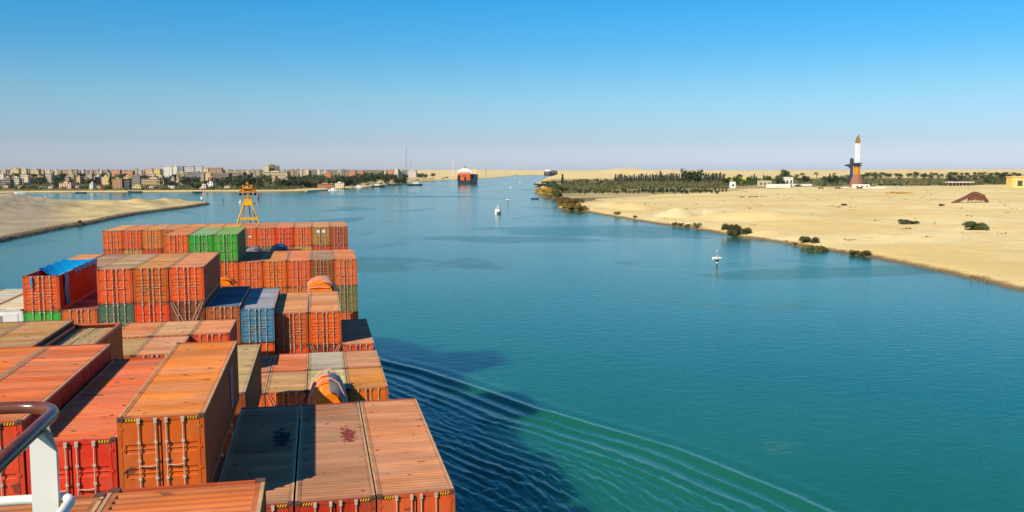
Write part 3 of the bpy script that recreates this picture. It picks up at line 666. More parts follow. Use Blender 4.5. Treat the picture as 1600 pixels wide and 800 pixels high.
# what stands under the water-side column down to the deck
for bay, k, tops, nm, hh in (('near', 0, (12.87, 15.48), 'nearest row', HC1), ('short', 0, (16.44,), 'near short box row', HC1), ('shortb', 0, (16.44,), 'far short box row', HC1),
                         ('tarp', 0, (16.44,), 'tarpaulin row', HC1), ('far', 0, (13.92, 16.52), 'farthest row', HC1)):
    for i, tp in enumerate(tops):
        container(f'rust red container {"one tier" if i == 0 else "two tiers"} under the top water side box, {nm}', bay, k, tp, (190 - 20 * i, 80, 45), L_=S if bay.startswith('short') else 12.19, H=hh)

# machines and covers standing between the rows
def cover(label, x, y, ztop_h, w, d, h, main, tail=1, sheet=tarpgrey, straps=True, seed=0):
    r_ = random.Random(seed); t = thing('covered_machine', label, 'covered machine'); on_ship(t, x, y, -ztop_h)
    q = MB(); n = 9; vs = []
    prof = [(-.5, 0), (-.5, .55), (-.36, .82), (-.15, .96), (.08, 1), (.28, .9), (.4, .7), (.47, .35), (.5, 0)]
    for j in range(8):
        v = j / 7; sc = .78 + .22 * math.sin(v * math.pi) ** .5
        for (a, z) in prof: vs.append((a * w * (sc * .5 + .5) + r_.uniform(-.09, .09), v * d, z * h * sc + r_.uniform(-.10, .08) * (z > 0)))
    fs = [(j * n + i, j * n + i + 1, (j + 1) * n + i + 1, (j + 1) * n + i) for j in range(7) for i in range(n - 1)] + [tuple(range(n))[::-1], tuple(7 * n + i for i in range(n))]
    q.add([v_ for v_ in vs], fs); q.build('cover_sheet', main, t, smooth=False)
    # a slack second sheet falling to the right
    q = MB(); vs = []
    for j in range(8):
        v = j / 7
        sc = .78 + .22 * math.sin(v * math.pi) ** .5
        for i, (a, z) in enumerate([(.02, 1.03), (.22, .98), (.38, .84), (.5, .58), (.58, .25), (.72, .01)]): vs.append((a * w * (sc * .5 + .5) + r_.uniform(-.02, .05), v * (d + .1) - .05, z * h * (sc if i < 5 else 1) + .03 + r_.uniform(0, .04)))
    q.add(vs, [(j * 6 + i, j * 6 + i + 1, j * 6 + i + 7, j * 6 + i + 6) for j in range(7) for i in range(5)]); q.build('loose_sheet', sheet, t, smooth=True)
    if straps:
        for v in (.12, .5, .85):
            b2 = MB(); pts = [(a * w * 1.02, v * d, z * h * 1.02 + .02) for a, z in prof]; b2.path(pts, .05, n=5); b2.build('strap', strapmat, t)
        b2 = MB(); b2.path([(-.5 * w, -.05, h * .42), (-.1 * w, -.1, h * .5), (.3 * w, -.06, h * .42)], .05, n=5); b2.build('strap', strapmat, t)
    return t
cover('orange covered machine with pale straps and grey loose sheet on the pale lime roof', X0 - 3.75, 56.2, 16.1, 2.3, 3.6, 3.35, tarporange, seed=2)
cover('orange draped load in front of the brown container by the water', X0 - 3.75 - .2, 97.6, 13.1, 2.6, 3.4, 1.45, tarporange, sheet=M('peach_sheet', rgb(225, 150, 110), var=.25, scale=2, rough=.6, bump=.5), seed=5)
cover('dark navy covered machine in front of the scarlet far container', X0 - 9.0, 121.5, 11.35, 2.0, 2.4, 1.45, tarpnavy, sheet=M('blue_sheet', rgb(40, 80, 120), var=.3, scale=2, rough=.6), straps=False, seed=7)
cover('grey covered heap right of the green pair, in front of the far row', X0 - 12.1, 121.5, 11.35, 1.9, 2.4, 1.15, tarpgrey, straps=False, seed=9)
cover('small crumpled orange cover between the teal container and the vivid orange one', X0 - 13.9, 99.5, 12.2, 2.3, 2, .75, tarporange, straps=False, sheet=tarporange, seed=11)
q = thing('flat_rack', 'low flat rack under the grey and navy covered machines before the far row', 'flat rack'); on_ship(q, X0 - 10.0, 119.7, -11.35 - .5)
b_ = MB(); b_.box(-3.6, 3.6, 0, 12, 0, .5); b_.build('platform', castmat, q); b_ = MB()
for s in (-1, 1): b_.box(-3.5 + (s > 0) * 6.8, -3.3 + (s > 0) * 6.8, .1, .3, -2, 0)
b_.build('support', castmat, q)
# lashing rods
def rods(x0, y, ztop, n_, lab):
    t = thing('lashing_rod', lab, 'lashing rods', group='crossed lashing rods under container corners'); on_ship(t, x0, y, ztop)
    for s in (-1, 1):
        b_ = MB(); b_.tube((s * 1.15, -.10, 0), (s * .5, -.14, -1.6), .022, n=5); b_.tube((s * 1.0, -.10, 0), (s * .3, -.16, -1.4), .022, n=5); b_.build('rod', barmat, t)
rods(X0 - 13.75, 73.3, -10.1, 2, 'thin crossed lashing rods over the maroon container doors')
rods(X0 - 3.75, 74.2, -13.95, 2, 'pale lashing rods over the dark red container doors under the bright orange one')
rods(X0 - 1.25, 73.3, -13.83 - .1, 2, 'lashing rods over the scarlet doors beside the water')
rods(X0 - 6.25, 58.6, -13.83 - .1, 2, 'lashing rods over the short orange container with the cream roof')
t = thing('deck_worker', 'pale blue sheet bundle standing at the corner of the far row beside the orange container', 'bundle'); on_ship(t, X0 - 22.75, 133.6, -13)
b_ = MB(); b_.lathe([(.3, 0), (.42, .8), (.36, 2.0), (.2, 2.6), (.05, 2.9)], 8); b_.build('sheet', M('pale_blue_sheet', rgb(165, 185, 200), var=.2), t); t.name = 'sheet_bundle'

# hull
hull = thing('container_ship', 'dark hull and steel deck of the ship under the container stacks', 'ship'); on_ship(hull, 0, 0, 0)
hullm = M('hull_paint', (.02, .03, .05, 1), rough=.5, var=.2, scale=.2); deckm = M('deck_paint', (.14, .045, .03, 1), rough=.7, var=.2, scale=.5)
xc = X0 - 16.25; b_ = MB(); ys = [-60, 20, 100, 138, 150, 160, 168, 172]; hw = [16.35, 16.35, 16.35, 16.2, 14.2, 10.5, 5.0, .3]; hb = [16.35, 16.35, 16.0, 12.0, 7.8, 3.6, .8, .1]
dz = -19.1; zb = -HC - 3; vs = []
for y, a, c in zip(ys, hw, hb):
    zt = dz + (max(0, y - 145) * .1 + (2.5 if y > 149 else 0)); vs += [(xc - c, y, zb), (xc - a, y, zt), (xc + a, y, zt), (xc + c, y, zb)]
fs = []
for i in range(len(ys) - 1):
    o_ = 4 * i; fs += [(o_, o_ + 4, o_ + 5, o_ + 1), (o_ + 1, o_ + 5, o_ + 6, o_ + 2), (o_ + 2, o_ + 6, o_ + 7, o_ + 3)]
b_.add(vs, fs + [(0, 1, 2, 3)]); b_.build('hull', hullm, hull)
for bay in ('rail', 'near', 'two', 'short', 'tarp', 'five', 'green', 'seven', 'far'):
    b_ = MB(); b_.box(xc - 15.9, xc + 15.9, BAY[bay] - .3, BAY[bay] + 12.5, dz + .03, dz + .06); b_.build('hatch_cover', deckm, hull)

# yellow crane post over the far containers
cr = thing('mast_crane', 'yellow A-frame crane post with lamps rising behind the farthest containers', 'crane post'); cx_, cy_ = at(391, 1); on_ship(cr, -10.45, 150.5, 0)
ym = M('crane_yellow', rgb(226, 172, 5), rough=.5, var=.12, rust=.2); om = M('crane_orange', rgb(205, 130, 10), rough=.55, var=.25, rust=.5)
def leg(x0, x1, y): b_ = MB(); b_.tube((x0, y, -14.5), (x1, y * .6, -6.0), .14, .11, n=8); b_.build('leg', ym, cr)
leg(-3.6, -.62, -1.1); leg(3.6, .62, -1.1)
def leg2(x0, x1): b_ = MB(); b_.tube((x0, 1.6, -14.5), (x1, .6, -6.0), .10, .08, n=8); b_.build('leg', om, cr)
leg2(-2.0, -.6); leg2(2.0, .6)
b_ = MB(); b_.box(-1.35, 1.35, -.8, -.5, -8.35, -7.95); b_.build('cross_beam', ym, cr)
b_ = MB(); b_.prism([(-.72, -6.1), (.72, -6.1), (.55, -5.15), (-.55, -5.15)], 'y', -.5, .5); b_.build('head_box', ym, cr)
b_ = MB(); b_.box(-.95, .95, -.7, .7, -6.18, -6.1); b_.box(-1.1, -.75, -.1, .1, -5.95, -5.7); b_.box(.75, 1.2, -.1, .1, -5.95, -5.8); b_.build('platform', om, cr)
b_ = MB()
for x in (-.62, -.3, 0, .3, .62):
    for y in (-.5, .5): b_.tube((x, y, -5.15), (x, y, -4.6), .035, n=5)
b_.box(-.64, .64, -.52, -.48, -4.64, -4.58); b_.box(-.64, .64, .48, .52, -4.64, -4.58); b_.build('railing', om, cr)
b_ = MB(); b_.tube((0, 0, -5.15), (0, 0, -2.75), .11, .06, n=8); b_.build('post', M('post_cream', rgb(225, 190, 120), var=.1), cr)
b_ = MB(); b_.box(-1.2, 1.2, -.3, .3, -4.2, -4.05); b_.box(-.8, .8, -.4, .4, -3.6, -3.45); b_.prism([(-.9, -4.05), (.9, -4.05), (.5, -3.6), (-.5, -3.6)], 'y', -.1, .1); b_.box(-.32, .32, -.2, .2, -3.08, -3.02); b_.tube((-.8, 0, -4.1), (-.35, 0, -3.5), .04, n=5); b_.tube((.8, 0, -4.1), (.35, 0, -3.5), .04, n=5); b_.tube((.75, 0, -4.1), (.75, 0, -2.9), .03, n=5); b_.build('lamp_platform', om, cr)
for x, z in ((-1.05, -4.05), (-.5, -4.05), (.5, -4.05), (1.05, -4.05), (-.6, -3.45), (.6, -3.45), (0, -3.0), (-1.1, -4.65), (1.1, -4.65), (-.4, -4.65), (.45, -4.65)):
    b_ = MB(); b_.lathe([(.08, z), (.2, z + .06), (.2, z + .34), (.08, z + .42)], 8, c=(x, 0)); b_.build('lamp', om if z > -4.3 else darkmat, cr)
b_ = MB(); b_.box(-.25, -.21, -.62, -.57, -14, -6); b_.box(.05, .09, -.62, -.57, -14, -6)
for i in range(18): b_.box(-.25, .09, -.61, -.58, -13.8 + i * .44, -13.76 + i * .44)
b_.build('ladder', om, cr)
b_ = MB(); b_.tube((.1, .2, -6), (.35, .2, -9.6), .07, n=6); b_.lathe([(.05, -10.2), (.22, -10), (.22, -9.7), (.05, -9.6)], 8, c=(.36, .2)); b_.build('hook_block', darkmat, cr)

# the rail in the foreground
hr = thing('bridge_rail', 'white rail post with brown varnished handrail bend at the lower left', 'handrail')
varn = M('brown_varnish', (.16, .045, .018, 1), rough=.22, var=.3, scale=9, spec=.6); hr_grey = M('worn_grey_paint', rgb(165, 160, 150), rough=.4, var=.2, scale=20)
def cpt(px, py, Z): return CAM + (FWD * F + RGT * (px - 800) - UPV * (py - 400)) * (Z / F)
Zr = 3.5; zr = cpt(40, 641, Zr).z
def onz(px, py, z=None): return gp(px, py, zr if z is None else z)
def bez(a, b_, c, n=8): return [a * (1 - u) ** 2 + b_ * 2 * u * (1 - u) + c * u * u for u in [i / n for i in range(n + 1)]]
c0 = onz(97, 633.5); sx_ = ship_dir((1, 0, 0)); sx_.z = 0; sx_.normalize(); sy_ = Vector((-sx_.y, sx_.x, 0))
pts = [c0 - sx_ * 1.6] + bez(c0 - sx_ * .17, c0, c0 - sy_ * .17) + [c0 - sy_ * 1.9]
b_ = MB(); b_.path([p for p in pts], .0235, n=16); b_.build('handrail', varn, hr, smooth=True)
pc = onz(67, 668); pb = Vector((pc.x, pc.y, pc.z - .01))
b_ = MB(); w_ = .042; fr = sx_
poly = [(-w_, -.0), (w_ * .15, -.0), (w_, -.075), (w_, -1.3), (-w_, -1.3)]
off = sy_ * .012
vv = [pb + sx_ * u + Vector((0, 0, v)) - off for u, v in poly] + [pb + sx_ * u + Vector((0, 0, v)) + off for u, v in poly]
b_.add(vv, [(0, 1, 2, 3, 4), (9, 8, 7, 6, 5)] + [(i, 5 + i, 5 + (i + 1) % 5, (i + 1) % 5) for i in range(5)]); b_.build('post', whitemat, hr)
b_ = MB(); g0 = pb + sx_ * .005 - off * 1.5
vv = [g0 + Vector((0, 0, -.002)), g0 + sx_ * .046 + Vector((0, 0, -.075)), g0 + sx_ * .02 + Vector((0, 0, .022))]; vv += [v - off * .5 for v in vv]
b_.add(vv, [(0, 1, 2), (5, 4, 3), (0, 3, 4, 1), (1, 4, 5, 2), (2, 5, 3, 0)]); b_.build('bracket', hr_grey, hr)
lz = pb.z - .247; c1 = pb.copy(); c1.z = lz; c1 = c1 + sy_ * .02
p0 = c1 - sx_ * 1.2; p1 = c1 + sx_ * .03; p2 = c1 + sx_ * .085; p3 = p2 + Vector((0, 0, -.03)) - sy_ * .06
b_ = MB(); b_.path([p0, p1] + bez(p1, p2, p2 - sy_ * .07)[1:] + [p2 - sy_ * .5], .017, n=12); b_.build('lower_rail', whitemat, hr, smooth=True)

# ------------------------------------------------------------------ plants
leafm = M('foliage', objcol=True, rough=.75, var=.45, scale=1.1, spec=.2)
barkm = M('bark', (.12, .085, .055, 1), rough=.9, var=.2)
def leaf(q, c, nrm, s, r_):
    n = Vector(nrm).normalized(); u = n.orthogonal().normalized(); u.rotate(Matrix.Rotation(r_.uniform(0, 6.28), 3, n)); w = n.cross(u)
    c = Vector(c); q.add([c + u * s, c + w * s * .7, c - u * s, c - w * s * .7], [(0, 1, 2, 3)])
def crown_mesh(kind, seed, n):
    r_ = random.Random(seed); q = MB()
    if kind == 'round':      # unit height 1, width about 1: clumps of leaves with gaps
        cl = [(Vector((r_.uniform(-.32, .32), r_.uniform(-.32, .32), r_.uniform(.26, .84))), r_.uniform(.14, .27)) for _ in range(13)]
        for i in range(n):
            c, rr = r_.choice(cl); d = Vector((r_.gauss(0, 1), r_.gauss(0, 1), r_.gauss(0, 1))).normalized(); p_ = c + d * rr * r_.uniform(.6, 1.08)
            leaf(q, p_, d + Vector((r_.uniform(-.6, .6), r_.uniform(-.6, .6), r_.uniform(-.2, .8))), r_.uniform(.04, .085), r_)
    elif kind == 'tall':
        cl = [(Vector((r_.uniform(-.1, .1) * (1.2 - z), r_.uniform(-.1, .1) * (1.2 - z), z)), .08 + .20 * (1 - z) * r_.uniform(.7, 1.2)) for z in [.12 + .82 * k / 14 for k in range(15)]]
        for i in range(n):
            c, rr = r_.choice(cl); d = Vector((r_.gauss(0, 1), r_.gauss(0, 1), r_.gauss(0, .7))).normalized(); leaf(q, c + d * rr * r_.uniform(.5, 1.1), d + Vector((0, 0, r_.uniform(-.3, .9))), r_.uniform(.035, .07), r_)
    elif kind == 'bush':     # unit height .55, rises from the ground
        cl = [(Vector((r_.uniform(-.36, .36), r_.uniform(-.36, .36), r_.uniform(.06, .32))), r_.uniform(.12, .22)) for _ in range(16)]
        for i in range(n):
            c, rr = r_.choice(cl); d = Vector((r_.gauss(0, 1), r_.gauss(0, 1), abs(r_.gauss(0, 1)) * .9 - .2)).normalized(); p_ = c + d * rr * r_.uniform(.5, 1.1); p_.z = max(p_.z, .01)
            leaf(q, p_, d + Vector((r_.uniform(-.6, .6), r_.uniform(-.6, .6), r_.uniform(-.1, .9))), r_.uniform(.016, .04), r_)
    elif kind == 'palm':     # crown at z = 1, unit height
        for i in range(22):
            a = r_.uniform(0, 6.28); el = r_.uniform(-.5, 1.1); ln = r_.uniform(.22, .32); pts = []
            for k in range(5):
                u = k / 4; pts.append(Vector((math.cos(a) * ln * u * math.cos(el * (1 - u * .4)), math.sin(a) * ln * u * math.cos(el * (1 - u * .4)), .93 + ln * (math.sin(el) * u - .75 * u * u))))
            side = Vector((-math.sin(a), math.cos(a), 0)); ws = [.012, .034, .04, .03, .004]
            for sgn in (-1, 1):
                vs = []
                for p_, w in zip(pts, ws): vs += [p_, p_ + side * w * sgn - Vector((0, 0, w * .6))]
                q.add(vs, [(2 * k, 2 * k + 2, 2 * k + 3, 2 * k + 1) for k in range(4)])
    return q.mesh('crown', leafm)
def trunk_mesh(kind):
    q = MB()
    if kind == 'palm': q.path([(0, 0, -.05), (.01, 0, .3), (.015, .01, .65), (0, .01, .95)], [.026, .018, .016, .02], 6)
    elif kind == 'tall': q.path([(0, 0, -.05), (0, 0, .4), (.01, 0, .9)], [.03, .02, .006], 6)
    elif kind == 'round':
        q.path([(0, 0, -.05), (.01, 0, .2), (0, .02, .38)], [.05, .035, .028], 6)
        for a in range(4): q.path([(0, .02, .36), (.2 * math.cos(a * 1.6), .2 * math.sin(a * 1.6), .62)], [.022, .008], 5)
    else:
        for a in range(5): q.path([(0, 0, -.04), (.25 * math.cos(a * 1.3), .25 * math.sin(a * 1.3), .25)], [.02, .008], 5)
    return q.mesh('trunk', barkm)
CR = {k: [crown_mesh(k, 10 * i + 3, n) for i in range(3)] for k, n in (('round', 420), ('tall', 380), ('bush', 900), ('palm', 0))}
TR = {k: trunk_mesh(k) for k in ('round', 'tall', 'palm', 'bush')}
bigbush = [crown_mesh('bush', 77 + i, 5200) for i in range(2)]
def plant(kind, name, label, cat, p, h, w, color, group=None, mesh=None, sink=.0):
    t = thing(name, label, cat, (p[0], p[1], p[2] - sink), rng.uniform(0, 6.28), group)
    hh = h / (.55 if kind == 'bush' else 1.0); t.scale = (w, w * rng.uniform(.85, 1.1), hh)
    tr = put('stems' if kind == 'bush' else 'trunk', TR[kind], t)
    v = rng.uniform(.75, 1.3); put('crown', mesh or rng.choice(CR[kind]), t, (color[0] * v, color[1] * v, color[2] * v, 1))
    return t
DG, OL, GG, BG, GOLD = (.042, .062, .020), (.10, .10, .032), (.07, .11, .022), (.05, .066, .040), (.33, .19, .02)

# ------------------------------------------------------------------ the town on the west bank
wallm = M('rendered_wall', objcol=True, rough=.85, var=.10, scale=.15)
glassm = M('dark_window', (.075, .07, .065, 1), rough=.3, var=.2, scale=.3)
roofm = M('flat_roof', (.34, .29, .22, 1), rough=.9, var=.15, scale=.2)
BP = {}
def bproto(nb, nf, style):
    """a block of nb bays by nf floors, unit width, depth and height; windows are openings with dark reveals"""
    key = (nb, nf, style)
    if key in BP: return BP[key]
    q = MB(); pw, ph = 1 / nb, 1 / nf
    for face in range(4):
        def P(u, v, d=0.0):
            if face == 0: return (u - .5, d, v)
            if face == 1: return (.5 - d, u, v)
            if face == 2: return (.5 - u, 1 - d, v)
            return (-.5 + d, 1 - u, v)
        for i in range(nb):
            for j in range(nf):
                a0, a1 = i * pw, (i + 1) * pw; b0, b1 = j * ph, (j + 1) * ph
                if style == 'band': wu0, wu1, wv0, wv1 = a0 + pw * .06, a1 - pw * .06, b0 + ph * .38, b1 - ph * .18
                elif style == 'loggia': wu0, wu1, wv0, wv1 = a0 + pw * .14, a1 - pw * .14, b0 + ph * .30, b1 - ph * .10
                else: wu0, wu1, wv0, wv1 = a0 + pw * .30, a1 - pw * .30, b0 + ph * .35, b1 - ph * .20
                o_ = [P(a0, b0), P(a1, b0), P(a1, b1), P(a0, b1)]; w_ = [P(wu0, wv0), P(wu1, wv0), P(wu1, wv1), P(wu0, wv1)]; g_ = [P(u, v, .03) for u, v in ((wu0, wv0), (wu1, wv0), (wu1, wv1), (wu0, wv1))]
                q.add(o_ + w_, [(k, (k + 1) % 4, 4 + (k + 1) % 4, 4 + k) for k in range(4)]); q.add(w_ + g_, [(k, (k + 1) % 4, 4 + (k + 1) % 4, 4 + k) for k in range(4)]); q.add(g_, [(0, 1, 2, 3)], 1)
    wall = q.mesh('wall', [wallm, glassm]); q = MB(); q.add([(-.5, 0, 1), (.5, 0, 1), (.5, 1, 1), (-.5, 1, 1)], [(0, 1, 2, 3)]); par = .035
    e = .02
    for bx in ((-.5 - e, .5 + e, -e, .02), (-.5 - e, .5 + e, .98, 1 + e), (-.5 - e, -.47, .021, .979), (.47, .5 + e, .021, .979)): q.box(bx[0], bx[1], bx[2], bx[3], .999, 1 + par)
    roof = q.mesh('roof', roofm); q = MB(); q.box(-.22, .12, .3, .7, 1.001, 1.001 + min(.9 / nf, .3)); q.box(.25, .38, .3, .42, 1.001, 1.001 + .5 / nf); house = q.mesh('stair_house', wallm)
    BP[key] = (wall, roof, house); return BP[key]
CNAME = lambda c: ('white' if min(c) > 205 else 'dark' if max(c) < 115 else 'grey' if max(c) - min(c) < 32 else 'yellow' if c[1] > .8 * c[0] and c[2] < .68 * c[0] else 'orange' if c[1] < .66 * c[0] else 'peach' if c[0] > 215 else 'tan')
def building(px0, px1, ytop, color, ybase=None, Z=None, style='win', label=None, deep=None, group=None, house=True):
    pc_ = (px0 + px1) / 2
    if Z is None: p = ground(pc_, ybase); Z = camframe(p.x, p.y)[1]
    p = onland(pc_, Z); w = (px1 - px0) * Z / F; top = HC - (ytop - 266) / F * Z; h = max(top - p.z, 3.0); nf = max(1, int(round(h / 3.2))); nb = max(1, int(round(w / 4.2)))
    nf = min(nf, 12); nb = min(nb, 12)
    t = thing('apartment_block' if nf > 3 else 'house', label, 'building', p, -YAW + rng.uniform(-.12, .12), group); d = deep or min(max(w * .7, 9), 22); t.scale = (w, d, h)
    wl, rf, hs = bproto(nb, nf, style); g_ = sum(color) / 3; color = tuple(.62 * a + .20 * g_ + .18 * b_ for a, b_ in zip(color, (248, 215, 172))); c = rgb(*color, .90); put('wall', wl, t, c); put('roof', rf, t)
    if house: put('stair_house', hs, t, c)
    return t
B = building
KN = [  # px0, px1, ytop, colour, ybase or -Z, style, label
 (17, 29, 264, (228, 190, 105), -2500, 'win', 'yellow block with flat roof near the left edge of the skyline'),
 (33, 41, 264, (226, 206, 140), -2500, 'win', 'pale yellow block, second from the left edge on the skyline'),
 (48, 60, 265.5, (225, 192, 115), -2600, 'win', 'low yellow block just right of the two leftmost yellow ones'),
 (0, 15, 281, (120, 118, 120), 293, 'band', 'grey banded block at the left edge above the far shore'),
 (53, 67, 276.5, (214, 180, 100), -1900, 'win', 'olive yellow house among trees, left part of the town'),
 (119, 124, 276, (236, 205, 110), -1850, 'win', 'narrow yellow gable of the long grey block'),
 (124, 148, 276.5, (150, 140, 132), -1860, 'band', 'long grey banded block with pale roof in the left part of the town'),
 (91, 110, 286.5, (240, 180, 145), 295.5, 'win', 'pink waterfront block mirrored in the water'),
 (139, 144, 286.5, (240, 232, 212), 296, 'win', 'narrow white waterfront tower house right of the pink block'),
 (158, 170, 276.5, (230, 190, 95), -1750, 'win', 'yellow block behind the red waterfront mast'),
 (174, 190, 280, (198, 140, 75), 295.5, 'loggia', 'ochre block with a grid of loggias at the waterfront'),
 (191.5, 201, 283.5, (60, 74, 100), 295.5, 'band', 'navy blue glazed block right of the ochre loggia block'),
 (175, 187, 266.5, (226, 130, 80), -2400, 'win', 'orange block on the skyline above the ochre loggia block'),
 (195, 207, 268, (224, 120, 70), -2350, 'win', 'brick orange block right of the other orange skyline block'),
 (192, 205, 276, (226, 185, 95), -1900, 'win', 'yellow block above the navy blue one'),
 (205.5, 218, 275, (150, 140, 130), 291, 'band', 'grey banded block between the yellow and the long tan one'),
 (220, 256, 279.5, (212, 176, 108), -1750, 'loggia', 'long low tan building above the waterfront trees'),
 (206, 219, 290, (228, 205, 110), 295.5, 'win', 'low yellow shed at the beach below the grey banded block'),
 (228, 238, 264, (224, 170, 125), -2600, 'win', 'tan block left of the bright yellow one on the skyline'),
 (240, 250, 264.5, (240, 205, 90), -2500, 'win', 'bright yellow block on the skyline'),
 (256, 268.5, 260, (236, 230, 218), -2700, 'win', 'tall white block, leftmost of the white skyline group'),
 (270, 277, 260, (238, 234, 228), -2700, 'win', 'tall narrow white block, second of the white skyline group'),
 (277.4, 286, 260.5, (150, 155, 165), -2750, 'band', 'grey tower block in the middle of the white skyline group'),
 (289, 303, 259.8, (232, 232, 232), -2800, 'band', 'wide white block, fourth of the white skyline group'),
 (305, 316, 260, (210, 220, 232), -2700, 'win', 'bluish white block, rightmost of the white skyline group'),
 (317.5, 325, 263, (230, 195, 110), -2650, 'win', 'yellow block right beside the white skyline group'),
 (326, 346, 262.5, (214, 165, 125), -2700, 'loggia', 'wide peach block right of the white skyline group'),
 (276, 291, 269.5, (230, 175, 100), -2100, 'loggia', 'yellow orange block below the white skyline group'),
 (292, 319, 269.5, (140, 136, 140), -2080, 'band', 'long grey block below the white skyline group'),
 (320, 329, 271, (236, 200, 115), -2000, 'win', 'pale yellow end block standing before the long brown grey one'),
 (330, 357, 271, (140, 125, 115), -2020, 'band', 'long brown grey block with white floor lines'),
 (358, 380, 270, (165, 130, 105), -2100, 'band', 'brown banded block above the trees, left of the crane post'),
 (311, 321, 289, (240, 215, 190), 296, 'win', 'cream beach house, left of two'), (323, 332, 285.5, (242, 238, 230), -1560, 'win', 'white beach house roof among trees, right of two'),
 (412, 420, 259, (232, 212, 165), -2700, 'win', 'cream tower block, left of the brown pair'), (420.5, 428, 258, (140, 105, 85), -2720, 'loggia', 'brown tower block beside the cream tower'),
 (430, 435, 260, (120, 92, 80), -2760, 'loggia', 'narrow dark brown tower block'), (410, 449, 269, (228, 196, 150), -2300, 'loggia', 'long cream block below the brown towers'),
 (456, 470, 287.5, (205, 120, 85), 293, 'win', 'low brick red roofed pavilion by the beach'), (496, 521, 287.5, (212, 125, 75), 294.3, 'loggia', 'long orange boathouse by the landing'),
 (523, 537, 286, (236, 218, 170), 293.6, 'win', 'cream house at the end of the landing'), (507, 517, 270.5, (228, 110, 55), -2200, 'win', 'orange villa above the trees'),
 (545, 555, 267, (214, 120, 70), -2200, 'win', 'orange villa, left of the pair near the point'), (559, 567, 267, (216, 125, 80), -2250, 'win', 'orange villa, right of the pair near the point'),
 (606, 615, 265.5, (228, 125, 70), -2400, 'win', 'orange villa beside the cream twin blocks'), (615.5, 622, 264, (238, 226, 180), -2450, 'win', 'cream block, left twin at the end of the town'), (622.5, 628, 264, (240, 230, 190), -2460, 'win', 'cream block, right twin at the end of the town'),
 (637, 650, 266, (228, 215, 200), -2900, 'win', 'whitish low block, last building of the town')]
for a0, a1, yt, c, yb, st, lb in KN:
    B(a0, a1, yt, c, **({'ybase': yb} if yb > 0 else {'Z': -yb}), style=st, label=lb)
PAL = [(236, 205, 165), (226, 185, 145), (240, 232, 218), (222, 150, 105), (212, 180, 135), (232, 205, 140), (160, 140, 130), (205, 165, 130), (240, 220, 190)]
xx = 2.0
while xx < 545:
    w = rng.uniform(2.5, 7); c = rng.choice(PAL)
    if not (252 < xx < 346 or 404 < xx < 436 or (xx > 440 and rng.random() < .25)): B(xx, xx + w, rng.uniform(264.2, 267.8), c, Z=rng.uniform(2700, 3100), style=rng.choice(['win', 'loggia', 'band']), label='small far block in the jagged pale town skyline', group='small blocks along the town skyline')
    xx += w + rng.uniform(-1.0, 2.2)
for i in range(34):
    xx = rng.uniform(0, 400); w = rng.uniform(4, 10)
    B(xx, xx + w, rng.uniform(271, 280), rng.choice(PAL), Z=rng.uniform(1750, 2300), style=rng.choice(['win', 'loggia', 'band']), label='small house half hidden among the town trees', group='houses among the town trees')
for i in range(12):
    xx = [4, 27, 36, 60, 74, 113, 150, 232, 262, 350, 380, 545][i]; B(xx, xx + rng.uniform(5, 10), rng.uniform(289, 291.5), rng.choice(PAL), ybase=rng.uniform(294.5, 295.6) if xx < 500 else 292.6, label='low hut just behind the far beach', group='huts behind the far beach', house=False)
# minaret, masts
def pxh(n, Z): return n * Z / F
p = onland(602, 2400); Zm = 2400
t = thing('minaret', 'slender pale minaret near the point of the town', 'minaret', p); u = pxh(1, Zm)
q = MB(); q.lathe([(1.7 * u, 0), (1.5 * u, 1), (1.1 * u, 16), (1.1 * u, 17)], 10); q.build('tower', wallm, t, rgb(225, 200, 175)); q = MB(); q.lathe([(2 * u, 17), (2 * u, 19), (1.1 * u, 19.2), (1.0 * u, 26)], 10); q.build('gallery', wallm, t, rgb(235, 215, 190))
q = MB(); q.lathe([(1.2 * u, 26), (.9 * u, 29), (.2 * u, 33)], 10); q.build('spire', wallm, t, rgb(210, 180, 150))
mastm = M('grey_lattice', rgb(150, 160, 175), rough=.5, var=.1); 
def lattice(label, px, Z, ytop, wb, wt, seg, mat, th):
    p = onland(px, Z); h = HC - (ytop - 266) / F * Z - p.z; t = thing('lattice_mast', label, 'mast', p, .3)
    for sx, sy in ((-1, -1), (1, -1), (1, 1), (-1, 1)):
        q = MB(); q.tube((sx * wb, sy * wb, 0), (sx * wt, sy * wt, h), th, n=4); q.build('leg', mat, t)
    q = MB(); vs = lambda k, i: Vector(((wb + (wt - wb) * k / seg) * (-1, 1, 1, -1)[i % 4], (wb + (wt - wb) * k / seg) * (-1, -1, 1, 1)[i % 4], h * k / seg))
    for k in range(seg):
        for i in range(4): q.tube(vs(k, i), vs(k + 1, i + 1), th * .6, n=4, caps=False)
    q.build('bracing', mat, t); return t
lattice('tall grey lattice mast rising over the end of the town', 635, 3000, 229, 2.6, .7, 16, mastm, .28)
lattice('thin pale mast leaning beside the tall lattice mast', 642, 3100, 246, 1.8, .6, 10, mastm, .22)
lattice('pale mast above the sand bank left of the big ship', 707.5, 3900, 249, 2.4, 1.4, 10, M('pale_mast', rgb(195, 202, 210), var=.05), .3)
lattice('small dark tower on the sand bank right of the big ship', 759, 4300, 262.3, 3.2, 1.5, 4, mastm, .5)
lattice('red lattice post on the far beach', 157.5, 1485, 285, .8, .5, 6, M('red_post', rgb(190, 45, 35), var=.1), .22)
B(736, 745, 264, (238, 222, 170), Z=4300, label='cream hut on the sand bank behind the big ship')

